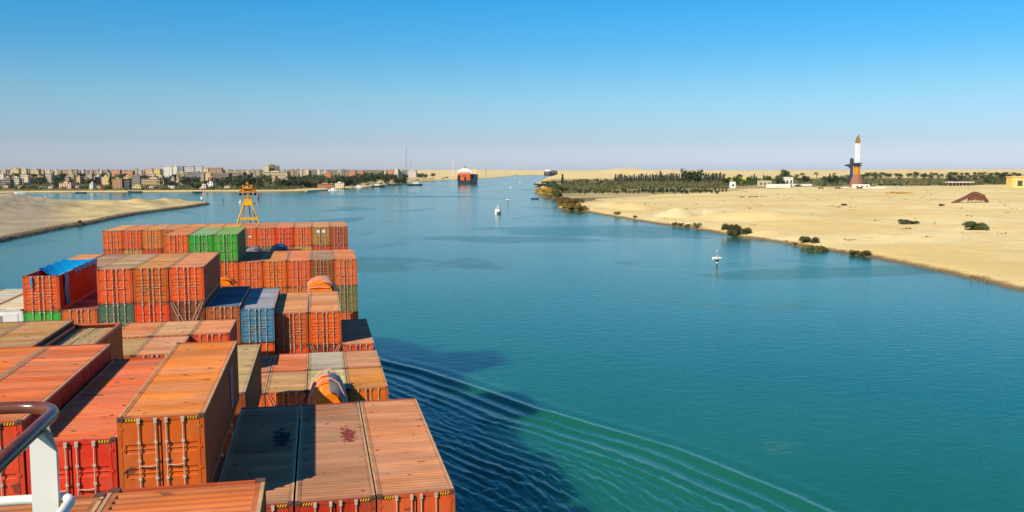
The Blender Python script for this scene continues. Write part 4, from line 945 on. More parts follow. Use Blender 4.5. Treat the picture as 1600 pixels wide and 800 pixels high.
# trees of the town
GRPW = 'trees of the town'
cnt = 0
for i in range(150):
    r1 = rng.random()
    if r1 < .48: xx, Z = rng.uniform(-5, 420), rng.uniform(1490, 2350)
    else:
        xx = rng.uniform(330, 628); Z = float(np.interp(xx, [330, 480, 540, 590, 628], [1560, 1580, 1800, 2050, 2350])) + rng.uniform(0, 620)
    x, y = at(xx, Z); dd = float(sdist(np.array([x]), np.array([y]), mainland)[0])
    if dd < 40: continue
    k = rng.choices(['round', 'tall', 'palm'], [6, 2, .6])[0]; h = rng.uniform(8, 14) if k != 'tall' else rng.uniform(12, 18)
    if Z > 2000: h *= 1.15
    if xx > 350: h *= 1.45
    w = h * rng.uniform(1.1, 1.7) if k == 'round' else h * rng.uniform(.8, 1.1) if k == 'tall' else h * 1.1
    c = rng.choice([DG, DG, BG, OL, GG]); nm = {'round': 'broad_tree', 'tall': 'cypress_tree', 'palm': 'palm_tree'}[k]
    lb = {'round': 'rounded green tree in the wooded town across the water', 'tall': 'tall narrow dark tree in the wooded town across the water', 'palm': 'palm tree in the wooded town across the water'}[k]
    plant(k, nm, lb, 'tree', (x, y, hz(x, y)), h, w, c, GRPW + ', ' + k)
for i in range(86):
    xx = rng.uniform(0, 350) if i < 70 else rng.uniform(550, 690); Z = rng.uniform(1750, 2650) if i < 70 else float(np.interp(xx, [550, 690], [2250, 3500])) + rng.uniform(0, 250); p = onland(xx, Z); h = rng.uniform(13, 20)
    plant('round', 'broad_tree', 'rounded green tree in the wooded town across the water', 'tree', p, h, h * rng.uniform(1.2, 1.9), rng.choice([DG, DG, BG, OL]), GRPW + ', round')
for i in range(64):
    xx = rng.uniform(470, 634); Z = float(np.interp(xx, [470, 500, 540, 590, 634], [1610, 1680, 1830, 2080, 2400])) + rng.uniform(0, 170); p = onland(xx, Z); h = rng.uniform(12, 19)
    plant('round', 'broad_tree', 'rounded green tree in the wooded town across the water', 'tree', p, h, h * rng.uniform(1.1, 1.6), rng.choice([DG, DG, BG, OL]), GRPW + ', round')
for i in range(70):       # waterfront belt of bushes and small trees
    xx = rng.uniform(5, 470) if i < 55 else rng.uniform(545, 700); yb = 296.2 if xx < 470 else np.interp(xx, [545, 590, 640, 700], [293, 289, 284, 279.6])
    p = ground(xx, yb - rng.uniform(0.2, 1.8)); h = rng.uniform(3.5, 7)
    plant('bush', 'shore_bush', 'olive green bush along the far beach', 'bush', p, h, h * rng.uniform(1.2, 2.4), rng.choice([OL, GG, DG]), 'bushes along the far beach')

# ------------------------------------------------------------------ the east bank
# golden reeds and tamarisk at the water's edge
for i, (xx, yb, wpx, hpx, c, lb) in enumerate([(842, 300, 12, 5, GOLD, 'golden reed clump at the tip of the east bank'), (851, 303, 22, 9, GOLD, 'wide golden reed bed at the tip of the east bank'), (862, 307, 22, 10, GOLD, 'golden brown reed bed next to the tip'),
        (845, 291, 18, 4, OL, 'low olive scrub on the small sand point'), (856, 287, 22, 4, (.12, .085, .02), 'brownish scrub on the small sand point'), (862, 296, 20, 8, DG, 'dark green bush above the golden reeds'), (874, 300, 22, 9, DG, 'dark green thicket right of the golden reeds'),
        (872, 309, 16, 11, DG, 'dark tree like bush between two golden beds'), (880, 318, 26, 10, (.17, .10, .02), 'rust gold shrub bed at the shore bend'), (893, 320, 26, 8, (.16, .095, .02), 'long low rust gold shrub inland of the bend'), (902, 317, 24, 6, (.13, .085, .02), 'thin brown shrub spreading over the sand'),
        (896, 328, 24, 10, (.17, .105, .02), 'rust gold shrub on the low sand spit'), (907, 329.5, 20, 9, (.15, .10, .02), 'olive gold shrub at the end of the low sand spit'), (884, 325, 16, 6, (.19, .12, .02), 'small gold shrub on the low sand spit'),
        (964, 335.5, 9, 6.5, (.22, .15, .05), 'single straw coloured shrub on the bank'), (993, 340, 8, 4, (.20, .14, .05), 'small straw shrub at the waterline'), (1054, 352, 9, 6, (.12, .10, .035), 'first of three small olive bushes at the waterline'),
        (1064, 353.5, 9, 6, (.12, .10, .035), 'second of three small olive bushes at the waterline'), (1074, 355, 8, 6.5, (.13, .10, .035), 'third of three small olive bushes at the waterline'), (1089, 356, 14, 9, (.17, .13, .05), 'straw green bush right of the three small ones')]):
    p = ground(xx, yb); s_ = pxm(p)
    if i < 14: hpx *= 1.35; c = tuple(v * 1.3 for v in c)
    plant('bush', 'shore_shrub', lb, 'bush', p, hpx * s_, wpx * s_ * 1.1, c, mesh=bigbush[i % 2])
for i, (xx, yb, wpx, hpx, c, lb) in enumerate([(1146, 367.5, 31, 22, (.085, .09, .025), 'large round dark green bush at the water, reflected in it'), (1164, 366, 22, 12, (.09, .09, .028), 'low right arm of the large round bush'),
        (1257, 379, 18, 13, (.085, .09, .03), 'dark green bush above the yellowish one on the bank'), (1271, 380, 18, 11, (.085, .085, .028), 'dark green bush touching its left twin on the bank'), (1279, 392, 30, 14, (.17, .15, .04), 'yellowish low bush at the waterline below the dark pair'),
        (1264, 389, 20, 8, (.15, .14, .04), 'thin yellow green bush left of the yellowish one'), (1333, 398, 15, 9, (.10, .10, .035), 'small dark bush, left of two near the right waterline'), (1349, 400, 22, 10, (.11, .105, .035), 'larger dark bush, right of two near the right waterline'),
        (1413, 350, 20, 9, (.075, .08, .03), 'flat dark bush alone on the sand'), (1427, 350, 16, 6, (.08, .085, .03), 'low right half of the flat bush on the sand'), (1523, 358.5, 35, 16, (.085, .095, .025), 'domed green bush alone on the sand at the right'),
        (1471, 322, 9, 4, (.13, .09, .05), 'tiny brown bush left of the rusty ramp'), (1318, 321, 10, 4, (.14, .10, .06), 'tiny brown scrub on the open sand'), (1243, 382, 8, 4, (.12, .10, .04), 'tiny bush left of the dark pair')]):
    p = ground(xx, yb); s_ = pxm(p)
    plant('bush', 'desert_bush', lb, 'bush', p, hpx * s_, wpx * s_, c, mesh=bigbush[i % 2])

# orchard: straight rows of small trees running away from the bank
n = 0
for row in range(13):
    for j in range(18):
        u = row; xx = 884 + row * 19 + j * 6.5 * (1 if row % 2 else .9) - j * j * .05 ; yb = 302.5 - j * 1.05 - rng.uniform(0, .5)
        if xx > 1135 or yb < 286 or (row < 3 and j < 2) or n > 150 or rng.random() < .2: continue
        p = ground(xx, yb); n += 1; h = rng.uniform(3.0, 4.6)
        plant('round', 'orchard_tree', 'small dark tree in the slanting orchard rows on the east bank', 'tree', p, h, h * 1.15, rng.choice([DG, OL, (.06, .065, .02)]), 'orchard trees on the east bank')
for i in range(34):
    xx = 868 + i * 7.6 + rng.uniform(-2, 2); p = ground(xx, rng.uniform(301, 303.8) if xx > 900 else rng.uniform(296, 303)); h = rng.uniform(4, 6.5)
    plant('round', 'hedge_tree', 'dark green tree in the front hedge of the orchard', 'tree', p, h, h * 1.2, rng.choice([DG, DG, OL]), 'front hedge of the orchard')
for i in range(10):
    p = ground(1084 + i * 5.6, 300 + .1 * (i % 3)); h = 3.0
    plant('round', 'young_tree', 'small round young tree in a single line on bare sand', 'tree', p, h, 3.0, (.07, .065, .02), 'line of young trees on the sand')
for i in range(90):      # olive grove behind
    xx = rng.uniform(858, 1160); Z = rng.uniform(1650, 2600); x, y = at(xx, Z); h = rng.uniform(5, 8)
    if float(sdist(np.array([x]), np.array([y]), mainland)[0]) < 25: continue
    plant('round', 'olive_tree', 'olive brown tree in the grove behind the orchard', 'tree', (x, y, hz(x, y)), h, h * 1.4, rng.choice([(.075, .07, .025), OL, (.10, .08, .03)]), 'grove behind the orchard')
for i in range(64):      # windbreak of tall trees
    xx = 962 + i * 2.7 + rng.uniform(-1, 1); p = onland(xx, rng.uniform(2050, 2250)); h = rng.uniform(15, 20)
    plant('tall', 'windbreak_tree', 'tall grey green tree in the dense windbreak', 'tree', p, h, h * .75, rng.choice([BG, (.05, .06, .045), (.04, .055, .03)]), 'windbreak on the east bank')
for xx, yt, Z, k, lb in [(1073, 264, 1900, 'round', 'big round tree over the windbreak, left of a pair'), (1088, 264, 1900, 'round', 'big round tree over the windbreak, right of a pair'), (1225, 264, 2100, 'round', 'big dark tree left of the white hall'), (1032, 267, 2100, 'tall', 'pointed tree over the left windbreak'),
                     (879, 271.5, 1900, 'tall', 'lone pointed tree near the canal bend'), (1163, 277, 1500, 'round', 'dense bright green tree right of the white cabin'), (1175, 280, 1500, 'round', 'dark green tree beside the dense bright one'), (1137, 275, 1560, 'round', 'dark round tree left of the white cabin'), (1152, 279, 1540, 'round', 'mid green round tree behind the white cabin')]:
    p = onland(xx, Z); h = HC - (yt - 266) / F * Z - p.z; plant(k, 'lone_tree', lb, 'tree', p, h, h * (1.1 if k == 'round' else .8), GG if 'bright' in lb or 'mid green' in lb else DG)
for i in range(96):      # trees between the buildings and the monument park
    xx = rng.uniform(1150, 1345) if i < 60 else rng.uniform(1480, 1640); Z = rng.uniform(1520, 2350); p = onland(xx, Z); h = rng.uniform(9, 17)
    plant('round' if i % 3 else 'tall', 'park_tree', 'green tree in the belt of gardens behind the sand' if i % 3 else 'narrow tree in the belt of gardens behind the sand', 'tree', p, h, h * 1.15 if i % 3 else h * .8, rng.choice([DG, OL, GG, BG]), 'garden belt trees' if i % 3 else 'narrow garden belt trees')
for i in range(120):     # date palms
    xx = rng.uniform(1335, 1600) if i < 100 else rng.uniform(990, 1330); Z = rng.uniform(1500, 2300); p = onland(xx, Z); h = rng.uniform(13, 20)
    plant('palm', 'date_palm', 'date palm in the grove around the monument', 'palm', p, h, h * 1.25, rng.choice([DG, OL, (.05, .06, .03)]), 'date palms around the monument')
for i in range(90):
    xx = rng.uniform(1185, 1640); p = onland(xx, rng.uniform(1440, 1700)); h = rng.uniform(3, 6.5)
    plant('bush', 'garden_bush', 'low bush along the front edge of the palm gardens', 'bush', p, h * .7, h * 1.8, rng.choice([DG, OL, GG]), 'bushes along the palm gardens')
cl = MB(); r_ = random.Random(15)      # weeds of the waterline and tufts on the sand
for a_, b_ in zip(shore_px[31:-1], shore_px[32:]):
    p0, p1 = gp(*a_), gp(*b_); n_ = int((p1 - p0).length / .8)
    for i in range(n_):
        q_ = p0.lerp(p1, i / n_); dn = fbm(np.array([q_.x / 14]), np.array([q_.y / 14]), 3, 301)[0]
        if dn < .46 or r_.random() < .35: continue
        for k in range(5):
            x, y = q_.x + r_.uniform(-2.5, 3.5), q_.y + r_.uniform(-2.5, 3.5); z_ = hz(x, y) if k == 0 else z_
            if z_ > .1: leaf(cl, (x, y, z_ + r_.uniform(.05, .7)), (r_.uniform(-1, 1), r_.uniform(-1, 1), r_.uniform(-.2, .8)), r_.uniform(.12, .42), r_)
for i in range(420):
    xx, Z = r_.uniform(890, 1640), r_.uniform(400, 1300); x, y = at(xx, Z)
    if float(sdist(np.array([x]), np.array([y]), mainland)[0]) < 8: continue
    z_ = hz(x, y); sc_ = r_.choice([.25, .4, .4, .9])
    for k in range(9): leaf(cl, (x + r_.uniform(-1, 1) * sc_ * 2.4, y + r_.uniform(-1, 1) * sc_ * 2.4, z_ + r_.uniform(0, .5) * sc_), (r_.uniform(-1, 1), r_.uniform(-1, 1), .5), sc_ * r_.uniform(.3, .7), r_)
tag(cl.build('dry_weeds', leafm, None, (.14, .095, .035, 1)), 'dry brown weeds and small tufts scattered over the east bank', 'weeds', kind='stuff')
cl = MB(); r_ = random.Random(5)       # undergrowth under the trees
for i in range(15000):
    side_ = r_.random() < .45
    if side_: xx, Z = r_.uniform(-10, 620), r_.uniform(1470, 2600)
    elif r_.random() < .4:
        xx = r_.uniform(868, 1140); Z = float(np.interp(xx, [868, 900, 1000, 1140], [1050, 1300, 1480, 1400])) + r_.uniform(0, 600)
    else: xx, Z = r_.uniform(865, 1640), r_.uniform(1500, 2500)
    x, y = at(xx, Z); cl.v.append((x, y, 0)); 
pts = np.array(cl.v); dd = sdist(pts[:, 0], pts[:, 1], mainland); zz = height(pts[:, 0], pts[:, 1]); cl = MB()
for (x, y, _), d_, z_ in zip(pts, dd, zz):
    if d_ < 35: continue
    hi = 5.0 if x > 300 and (y > 1350) else 2.2
    for k in range(4): leaf(cl, (x + r_.uniform(-4, 4), y + r_.uniform(-4, 4), z_ + r_.uniform(.2, hi) * r_.random()), (r_.uniform(-1, 1), r_.uniform(-1.4, .4), r_.uniform(.1, 1)), r_.uniform(.8, 2.4), r_)
tag(cl.build('undergrowth', leafm, None, (.105, .10, .035, 1)), 'low green undergrowth beneath the trees of both banks', 'undergrowth', kind='stuff')

# ------------------------------------------------------------------ monument and buildings of the east bank
Z = 1420; p = onland(1339, Z); u = Z / F; z0 = HC - (287 - 266) * u - p.z
mt = thing('war_memorial', 'tall memorial like an upright bayonet, tan tip, white blade, orange grip and dark cross guard', 'monument', p, -YAW)
def mz(ypx): return HC - (ypx - 266) * u - p.z
white_c = M('white_concrete', (.62, .64, .66, 1), rough=.5, var=.05, scale=.1); bronze = M('dark_bronze', (.035, .045, .055, 1), rough=.45, var=.2, scale=.2); tanm = M('bronze_tip', rgb(150, 112, 58), rough=.4, var=.15, scale=.2); gripm = M('orange_grip', rgb(196, 126, 22), rough=.5, var=.1, scale=.2); plinthm = M('pink_plinth', rgb(140, 98, 76), rough=.8, var=.15, scale=.1)
q = MB(); q.lathe([(11 * u, mz(292)), (10.5 * u, mz(284)), (8.6 * u, mz(279)), (7.2 * u, mz(273))], 20); q.build('plinth', plinthm, mt)
q = MB(); q.lathe([(4.5 * u, mz(273)), (4.5 * u, mz(260))], 16); q.build('grip', gripm, mt)
q = MB(); q.lathe([(3.2 * u, mz(260.2)), (7.0 * u, mz(259.4)), (7.0 * u, mz(257.9)), (4.4 * u, mz(257.6)), (4.4 * u, mz(256.6)), (7.2 * u, mz(256.3)), (7.2 * u, mz(254.9)), (4.8 * u, mz(254.5))], 16); q.build('guard', bronze, mt)
q = MB(); q.prism([(-4.3 * u, -2 * u), (-2.4 * u, -3.6 * u), (3.4 * u, -3.6 * u), (4.3 * u, -2 * u), (4.3 * u, 2.5 * u), (-4.3 * u, 2.5 * u)], 'z', mz(254.6), mz(224.5)); q.build('blade', white_c, mt)
q = MB(); q.prism([(-3.6 * u, mz(224.6)), (3.6 * u, mz(224.6)), (3.2 * u, mz(220)), (1.6 * u, mz(215)), (1.2 * u, mz(211.3)), (.2 * u, mz(212.8)), (-2.0 * u, mz(216)), (-3.2 * u, mz(220.5))], 'y', -2 * u, 2 * u); q.build('tip', tanm, mt)
q = MB(); xL = -8.6 * u; q.prism([(xL - 2.2 * u, mz(283)), (xL - 6 * u, mz(284)), (xL - 3.4 * u, mz(276)), (xL - 1.6 * u, mz(272)), (xL - 1.6 * u, mz(263)), (xL - 5 * u, mz(260.6)), (xL - 10.5 * u, mz(258.6)), (xL - 10.5 * u, mz(257.4)), (xL - 2.6 * u, mz(256.4)), (xL - 2.2 * u, mz(254)), (xL - 2.4 * u, mz(249)), (xL - 1 * u, mz(247.2)), (xL + 1 * u, mz(247.2)), (xL + 2.4 * u, mz(249)), (xL + 2.4 * u, mz(256)), (xL + 5 * u, mz(256.4)), (xL + 5 * u, mz(258.6)), (xL + 2 * u, mz(260)), (xL + 2 * u, mz(272)), (xL + 3 * u, mz(283))], 'y', -1.6 * u, 1.6 * u); q.build('figure', bronze, mt)
def ebox(name, label, cat, px0, px1, ytop, ybase, color, roofc=None, over=0, deep=None, Z=None):
    p = ground((px0 + px1) / 2, ybase) if Z is None else onland((px0 + px1) / 2, Z); Zd = camframe(p.x, p.y)[1]; w = (px1 - px0) * Zd / F; h = HC - (ytop - 266) / F * Zd - p.z
    t = thing(name, label, cat, p, -YAW + .06); d = deep or max(6, w * .4); q = MB(); q.box(-w / 2, w / 2, 0, d, -1, h * .86)
    nwin = 0 if 'wall' in name else max(1, int(w / 6))
    for i in range(nwin):
        xa = -w / 2 + w * (i + .3) / nwin; q.box(xa, xa + w / nwin * .4, -.06, -.001, h * .28, h * .62, 1)
    q.build('wall', [wallm, glassm], t, rgb(*color, .9)); q = MB(); q.box(-w / 2 - over, w / 2 + over, -over, d + over, h * .86 + .01, h); q.build('roof', wallm, t, rgb(*(roofc or color), .9)); return t
ebox('cabin', 'small white cabin in front of the green trees', 'cabin', 1142, 1150, 284, 292, (245, 242, 235), Z=1420)
ebox('wall_block', 'long low white wall beside the gardens', 'wall', 1198, 1236, 287.5, 291, (244, 236, 215), Z=1400, deep=1.5)
ebox('hall', 'white hall with a dark red end among the garden trees', 'building', 1222, 1240, 276.5, 284, (240, 228, 205), Z=1560, deep=12)
ebox('shed', 'pale yellow greenhouse like shed behind the trees', 'building', 1144, 1166, 276, 282, (226, 214, 110), Z=1750, deep=15)
ebox('hut', 'grey beige huts between the palms left of the white hall', 'hut', 1186, 1206, 282, 289, (200, 185, 150), Z=1480, deep=8)
ebox('office', 'cream white building in front of the memorial', 'building', 1336, 1360, 288, 294.5, (246, 240, 225), Z=1330, deep=9)
ebox('low_wall', 'long low cream wall running right from the office', 'wall', 1360, 1384, 291.5, 295, (240, 230, 205), Z=1320, deep=1.5)
ebox('fence_wall', 'long white wall with gate left of the parked vehicles', 'wall', 1238, 1270, 287.3, 289.5, (240, 232, 215), Z=1500, deep=1)
t = thing('pavilion', 'long open pavilion with flat white roof among the palms', 'pavilion', onland(1503, 1480), -YAW); w = 40 * 1480 / F
q = MB(); q.box(-w / 2, w / 2, 0, 12, 4.6, 6.0); q.build('roof', wallm, t, rgb(232, 214, 200))
for i in range(8): q = MB(); q.box(-w / 2 + .5 + i * w / 7.3, -w / 2 + 1 + i * w / 7.3, .5, 1, -.5, 4.58); q.build('column', wallm, t, rgb(200, 190, 175))
q = MB(); q.box(-w / 2 + 2, w / 2 - 2, 9, 11, -.5, 4.58); q.build('back_wall', wallm, t, rgb(120, 100, 80))
# yellow kiosk at the right edge
p = ground(1590, 293.5); Zd = camframe(p.x, p.y)[1]; u = Zd / F
t = thing('yellow_kiosk', 'yellow flat roofed guard house with a dark window at the right edge', 'guard house', p, -YAW - .12)
q = MB(); q.box(-9 * u, 16 * u, 0, 22 * u, -1, 16.5 * u); q.build('wall', wallm, t, rgb(224, 190, 110)); q = MB(); q.box(-10 * u, 17 * u, -1 * u, 23 * u, 16.51 * u, 18 * u); q.build('roof', wallm, t, rgb(226, 190, 110))
q = MB(); q.box(-1 * u, 7 * u, -.4 * u, -.01, 3 * u, 11 * u); q.build('window', glassm, t); q = MB(); q.box(-2 * u, -1.01 * u, -.8 * u, -.01, 0, 12.5 * u); q.box(7.01 * u, 8 * u, -.8 * u, -.01, 0, 12.5 * u); q.box(-2 * u, 8 * u, -.8 * u, -.01, 12.51 * u, 13.5 * u); q.build('frame', wallm, t, rgb(240, 220, 150))
# rusty ramp
p = ground(1512, 317); u = pxm(p); rustm = M('rusty_plates', rgb(112, 70, 52), rough=.8, var=.4, scale=.6, rust=.6)
t = thing('collapsed_ramp', 'collapsed rusty ribbed ramp lying humped on the sand', 'wreck', p, -YAW - .15)
prof = [(-22, 0), (-16, 3.4), (-8, 7), (0, 11.5), (6, 15.5), (11, 17.2), (17, 15.5), (24, 12.5), (27, 8.5), (30.5, 4)]
q = MB()
for (a, c), (b2, d) in zip(prof[:-1], prof[1:]): q.prism([(a * u, c * u), (b2 * u, d * u), (b2 * u, (d - 4.2) * u), (a * u, (c - 4.2) * u)], 'y', 0, 9 * u)
q.build('deck', rustm, t); q = MB()
q.prism([(-21, -.5), (-15.8, 2), (-8, 5.4), (0, 9.9), (6, 13.9), (11, 15.6), (17, 13.9), (23.8, 10.9), (26, 7), (22, 8), (16, 5), (8, 6), (2, 4), (-6, 0), (-14, -2), (-20, -3)], 'y', 1.0 * u, 8 * u) if False else None
for (a, c), (b2, d) in zip([(2, 10), (6, 12.5), (11, 14), (17, 12.3)], [(6, 12.5), (11, 14), (17, 12.3), (23.8, 9.5)]): q.prism([(a * u, c * u), (b2 * u, d * u), (b2 * u, (d * .42 - 1) * u), (a * u, (c * .42 - 1) * u)], 'y', 1.2 * u, 8 * u)
q.build('side_plate', rustm, t); q = MB()
for i in range(26):
    s_ = i / 25; a = -22 + 46 * s_; c = np.interp(a, [v[0] for v in prof], [v[1] for v in prof]); q.box(a * u, (a + .5) * u, -.25 * u, 9.2 * u, (c - 2.6 * (.4 + .6 * s_)) * u, (c + .35) * u)
q.build('rib', rustm, t); q = MB()
for a, c in ((2, 12), (8, 16), (14, 15), (20, 13), (26, 9)): q.tube((a * u, 1 * u, c * u), ((a - 3) * u, 0, -1 * u), .35 * u, n=5); q.tube((a * u, 8 * u, c * u), ((a + 3) * u, 8 * u, -1 * u), .35 * u, n=5)
q.build('strut', rustm, t)
# goals
goalm = M('goal_bar', rgb(196, 150, 85), var=.1)
for xx, yb, lb in ((1408, 366, 'thin football goal frame on the sand, left of two'), (1510, 376, 'thin football goal frame on the sand, right of two')):
    p = ground(xx, yb); u = pxm(p); t = thing('goal_frame', lb, 'goal', p, -YAW)
    for s in (-1, 1): q = MB(); q.tube((s * 6 * u, 0, -.3), (s * 6 * u, 0, 9 * u), .07, n=6); q.build('post', goalm, t)
    q = MB(); q.tube((-6 * u, 0, 9 * u), (6 * u, 0, 9 * u), .07, n=6); q.build('crossbar', goalm, t)
# low banks of dark debris and the yellow reed mound
def debris(label, px0, px1, yb, hpx, col, name='debris_bank', n=26):
    p = ground((px0 + px1) / 2, yb); u = pxm(p); q = MB(); w = (px1 - px0) * u; r2 = random.Random(int(px0))
    for i in range(n):
        a = r2.uniform(-.5, .5) * w; s = (1 - (2 * a / w) ** 2) ** .5 * r2.uniform(.5, 1) * hpx * u; c = Vector((a, r2.uniform(-1, 1) * hpx * u, s * .2))
        vs = [c + Vector((r2.uniform(.6, 1.5) * s * sx, r2.uniform(.5, 1.2) * s * sy, r2.uniform(-.4, .1) * s if sz < 0 else r2.uniform(.2, .7) * s)) for sx, sy, sz in ((-1, -1, -1), (1, -1, -1), (1, 1, -1), (-1, 1, -1), (-.6, -.5, 1), (.6, -.5, 1), (.5, .6, 1), (-.5, .5, 1))]
        q.add(vs, [(0, 3, 2, 1), (4, 5, 6, 7), (0, 1, 5, 4), (1, 2, 6, 5), (2, 3, 7, 6), (3, 0, 4, 7)])
    o = q.build(name, M(name + '_mat', rgb(*col), rough=.9, var=.4, scale=.5), None); o.location = p; o.rotation_euler = (0, 0, -YAW); return tag(o, label, 'debris')
debris('long thin line of brown debris on the open sand', 1150, 1205, 308, 2.4, (130, 95, 50)); debris('yellow brown weed covered mound below the small post', 1383, 1427, 302.5, 4.2, (170, 122, 45), 'weed_mound', 40)
debris('faint streak of dark rubble left of the tiny scrub', 1290, 1316, 322.5, 1.5, (140, 100, 60)); debris('dark stone in the sand near the right bank', 1361, 1364, 371, 1.5, (60, 45, 30), 'stone', 3)
debris('small dark stone near the right waterline', 1434, 1438, 405.5, 1.6, (60, 50, 40), 'stone', 3)
q = MB(); 
t = thing('signal_post', 'small pale green sign post on the weed covered mound', 'post', ground(1402, 297), -YAW); u = pxm(t.location)
q = MB(); q.tube((0, 0, -1), (0, 0, 8 * u), .25, n=6); q.build('pole', mastm, t); q = MB(); q.box(-3 * u, 3 * u, -.3, .3, 4 * u, 7 * u); q.build('panel', M('pale_green', rgb(150, 175, 150), var=.1), t)
# parked vehicles by the office
for xx, yb, c, lb in ((1283, 295.5, (150, 110, 95), 'dusty brown truck parked on the sand, leftmost of the vehicles'), (1309, 295.5, (110, 90, 85), 'dark truck with open body, middle vehicle'), (1321, 295.5, (225, 222, 220), 'white van beside the dark truck'), (1343, 295.5, (95, 70, 55), 'brown vehicle in front of the cream office')):
    p = ground(xx, yb); t = thing('parked_truck', lb, 'vehicle', p, -YAW + rng.uniform(-.3, .3)); c_ = rgb(*c)
    q = MB(); q.box(-1.2, 3.6, 0, 2.4, .9, 2.9); q.build('cargo_body', wallm, t, c_); q = MB(); q.prism([(-3.4, .9), (-1.3, .9), (-1.3, 2.7), (-2.4, 2.7), (-3.4, 1.9)], 'y', .1, 2.3); q.build('cab', wallm, t, c_)
    for wx in (-2.6, 2.5):
        for wy in (0, 2.1): q = MB(); q.tube((wx, wy, .5), (wx, wy + .3, .5), .5, n=12); q.build('wheel', blackmat, t)

# ------------------------------------------------------------------ the spit on the left
p_rock = ground(125, 349.5); q = MB(); u = pxm(p_rock); q.prism([(-4 * u, -1), (-3 * u, 3 * u), (-1.5 * u, 5 * u), (.5 * u, 5.5 * u), (2 * u, 1.5 * u), (6 * u, 1 * u), (6.5 * u, -1)], 'y', -1, 1.5)
o = q.build('mooring_rock', M('dark_rock', (.03, .022, .018, 1), rough=.9, var=.3)); o.location = p_rock; tag(o, 'small dark block standing on the revetment of the spit', 'rock')
q = MB(); r_ = random.Random(3); pts_ = [gp(*v) for v in spit_px[:11]]; seg_ = []
for a, c in zip(pts_[:-1], pts_[1:]):
    n_ = int((c - a).length / 2.2)
    for i in range(n_): seg_.append((a.lerp(c, i / n_), a.lerp(c, (i + 1) / n_)))
vs = []
inn = lambda a, c: Vector((-(c - a).y, (c - a).x, 0)).normalized()
prf = [(-1.4, -.6), (-.2, .45), (.9, 1.25), (1.6, 1.3), (3.2, 1.15)]
for a, c in seg_:
    nn = inn(a, c); nn = -nn if float(sdist(np.array([a.x + nn.x * 4]), np.array([a.y + nn.y * 4]), spit)[0]) < 0 else nn
    for d_, z_ in prf: vs.append((a.x + nn.x * d_ + r_.uniform(-.15, .15), a.y + nn.y * d_ + r_.uniform(-.15, .15), z_ + r_.uniform(-.16, .16)))
q.add(vs, [(5 * i + k, 5 * i + k + 1, 5 * i + k + 6, 5 * i + k + 5) for i in range(len(seg_) - 1) for k in range(4)])
tag(q.build('revetment', M('revetment_stone', rgb(134, 104, 68), rough=.9, var=.5, scale=.9, stretch=(1, 1, 2.5), rust=.5)), 'low weathered stone revetment along the water side of the spit', 'revetment')

# ------------------------------------------------------------------ on the water
redm = M('red_hull', rgb(200, 60, 50), var=.1); dkhull = M('dark_hull', (.02, .035, .045, 1), rough=.5, var=.2, scale=.1)
def beacon(px, yb, label, s=1.0, kind='drum', name='channel_beacon'):
    p = gp(px, yb); t = thing(name, label, 'beacon' if kind != 'buoy' else 'buoy', p, -YAW + .2); 
    if kind == 'drum':
        q = MB(); q.tube((0, 0, -1.5), (0, 0, 1.9), .22, n=8); q.build('pile', dkhull, t); q = MB(); q.tube((0, 0, 1.2), (0, 0, 1.9), .30, n=8); q.build('band', M('green_white', rgb(190, 235, 220), var=.05), t)
        q = MB(); q.tube((-1.6, 0, 2.9), (.3, 0, 2.9), .55, n=12); q.build('drum', whitemat, t); q = MB(); q.tube((.55, 0, 2.9), (1.5, 0, 2.9), .62, .45, n=12); q.build('drum', whitemat, t); q = MB(); q.tube((.3, 0, 2.9), (.55, 0, 2.9), .35, n=8); q.box(-.5, .6, -.4, .4, 1.9, 2.3); q.build('collar', dkhull, t)
        q = MB()
        for a in range(4): q.tube((.75 * math.cos(a * 1.57), .5 * math.sin(a * 1.57), 3.3), (0, 0, 4.6), .05, n=4)
        q.tube((0, 0, 3.3), (0, 0, 5.3), .07, n=5); q.build('tripod', mastm, t); q = MB(); q.lathe([(.05, 5.2), (.18, 5.3), (.18, 5.6), (.05, 5.7)], 8); q.build('lantern', whitemat, t)
    elif kind == 'post':
        q = MB(); q.tube((0, 0, -1.5), (0, 0, 4.5), .25, n=8); q.build('pile', dkhull, t); q = MB(); q.lathe([(.2, 4.5), (1.1, 5.0), (1.2, 6.2), (.5, 7.0), (.2, 8.2)], 10); q.build('lantern', whitemat, t)
    elif kind == 'stake':
        q = MB(); q.tube((0, 0, -1.5), (0, 0, 4.6), .2, n=6); q.build('pile', dkhull, t); q = MB(); q.box(-1.6, -.2, -.1, .1, 2.6, 3.2); q.box(-.2, .4, -.1, .1, 3.6, 4.4); q.build('board', dkhull, t)
    elif kind == 'red':
        q = MB(); q.lathe([(.7, -1), (.7, 2.2), (.3, 2.4)], 10); q.build('float', dkhull, t); q = MB(); q.lathe([(.3, 2.3), (1.0, 3.0), (1.0, 5.2), (.4, 6.4)], 10); q.build('topmark', M('pink_red', rgb(235, 60, 75), var=.05), t)
    else:
        q = MB(); q.lathe([(.4, -.6), (1.3, -.1), (1.3, .7), (.5, 1.3), (.15, 2.6)], 12); q.build('float', whitemat, t)
        q = MB(); q.lathe([(.14, 2.55), (.3, 2.8), (.1, 3.2)], 8); q.build('lantern', whitemat, t)
    t.scale = (s, s, s); return t
beacon(1120, 417, 'white channel beacon with twin drums on a dark pile, nearest on the water')
beacon(793.5, 318, 'small white channel beacon right behind the pilot boat', 1.25); beacon(798, 293.6, 'white float beyond the pilot boat near the channel middle', 1.2, 'buoy', 'white_buoy'); beacon(812.5, 285.6, 'tiny white float farthest up the channel', 1.4, 'buoy', 'white_buoy')
beacon(71, 311, 'white float between the spit and the town at the left', 1.3, 'buoy', 'white_buoy'); beacon(315.5, 319.5, 'dark post with white lantern at the tip of the spit', 1.0, 'post'); beacon(349, 317.5, 'thin dark stake with small boards right of the spit tip', 1, 'stake')
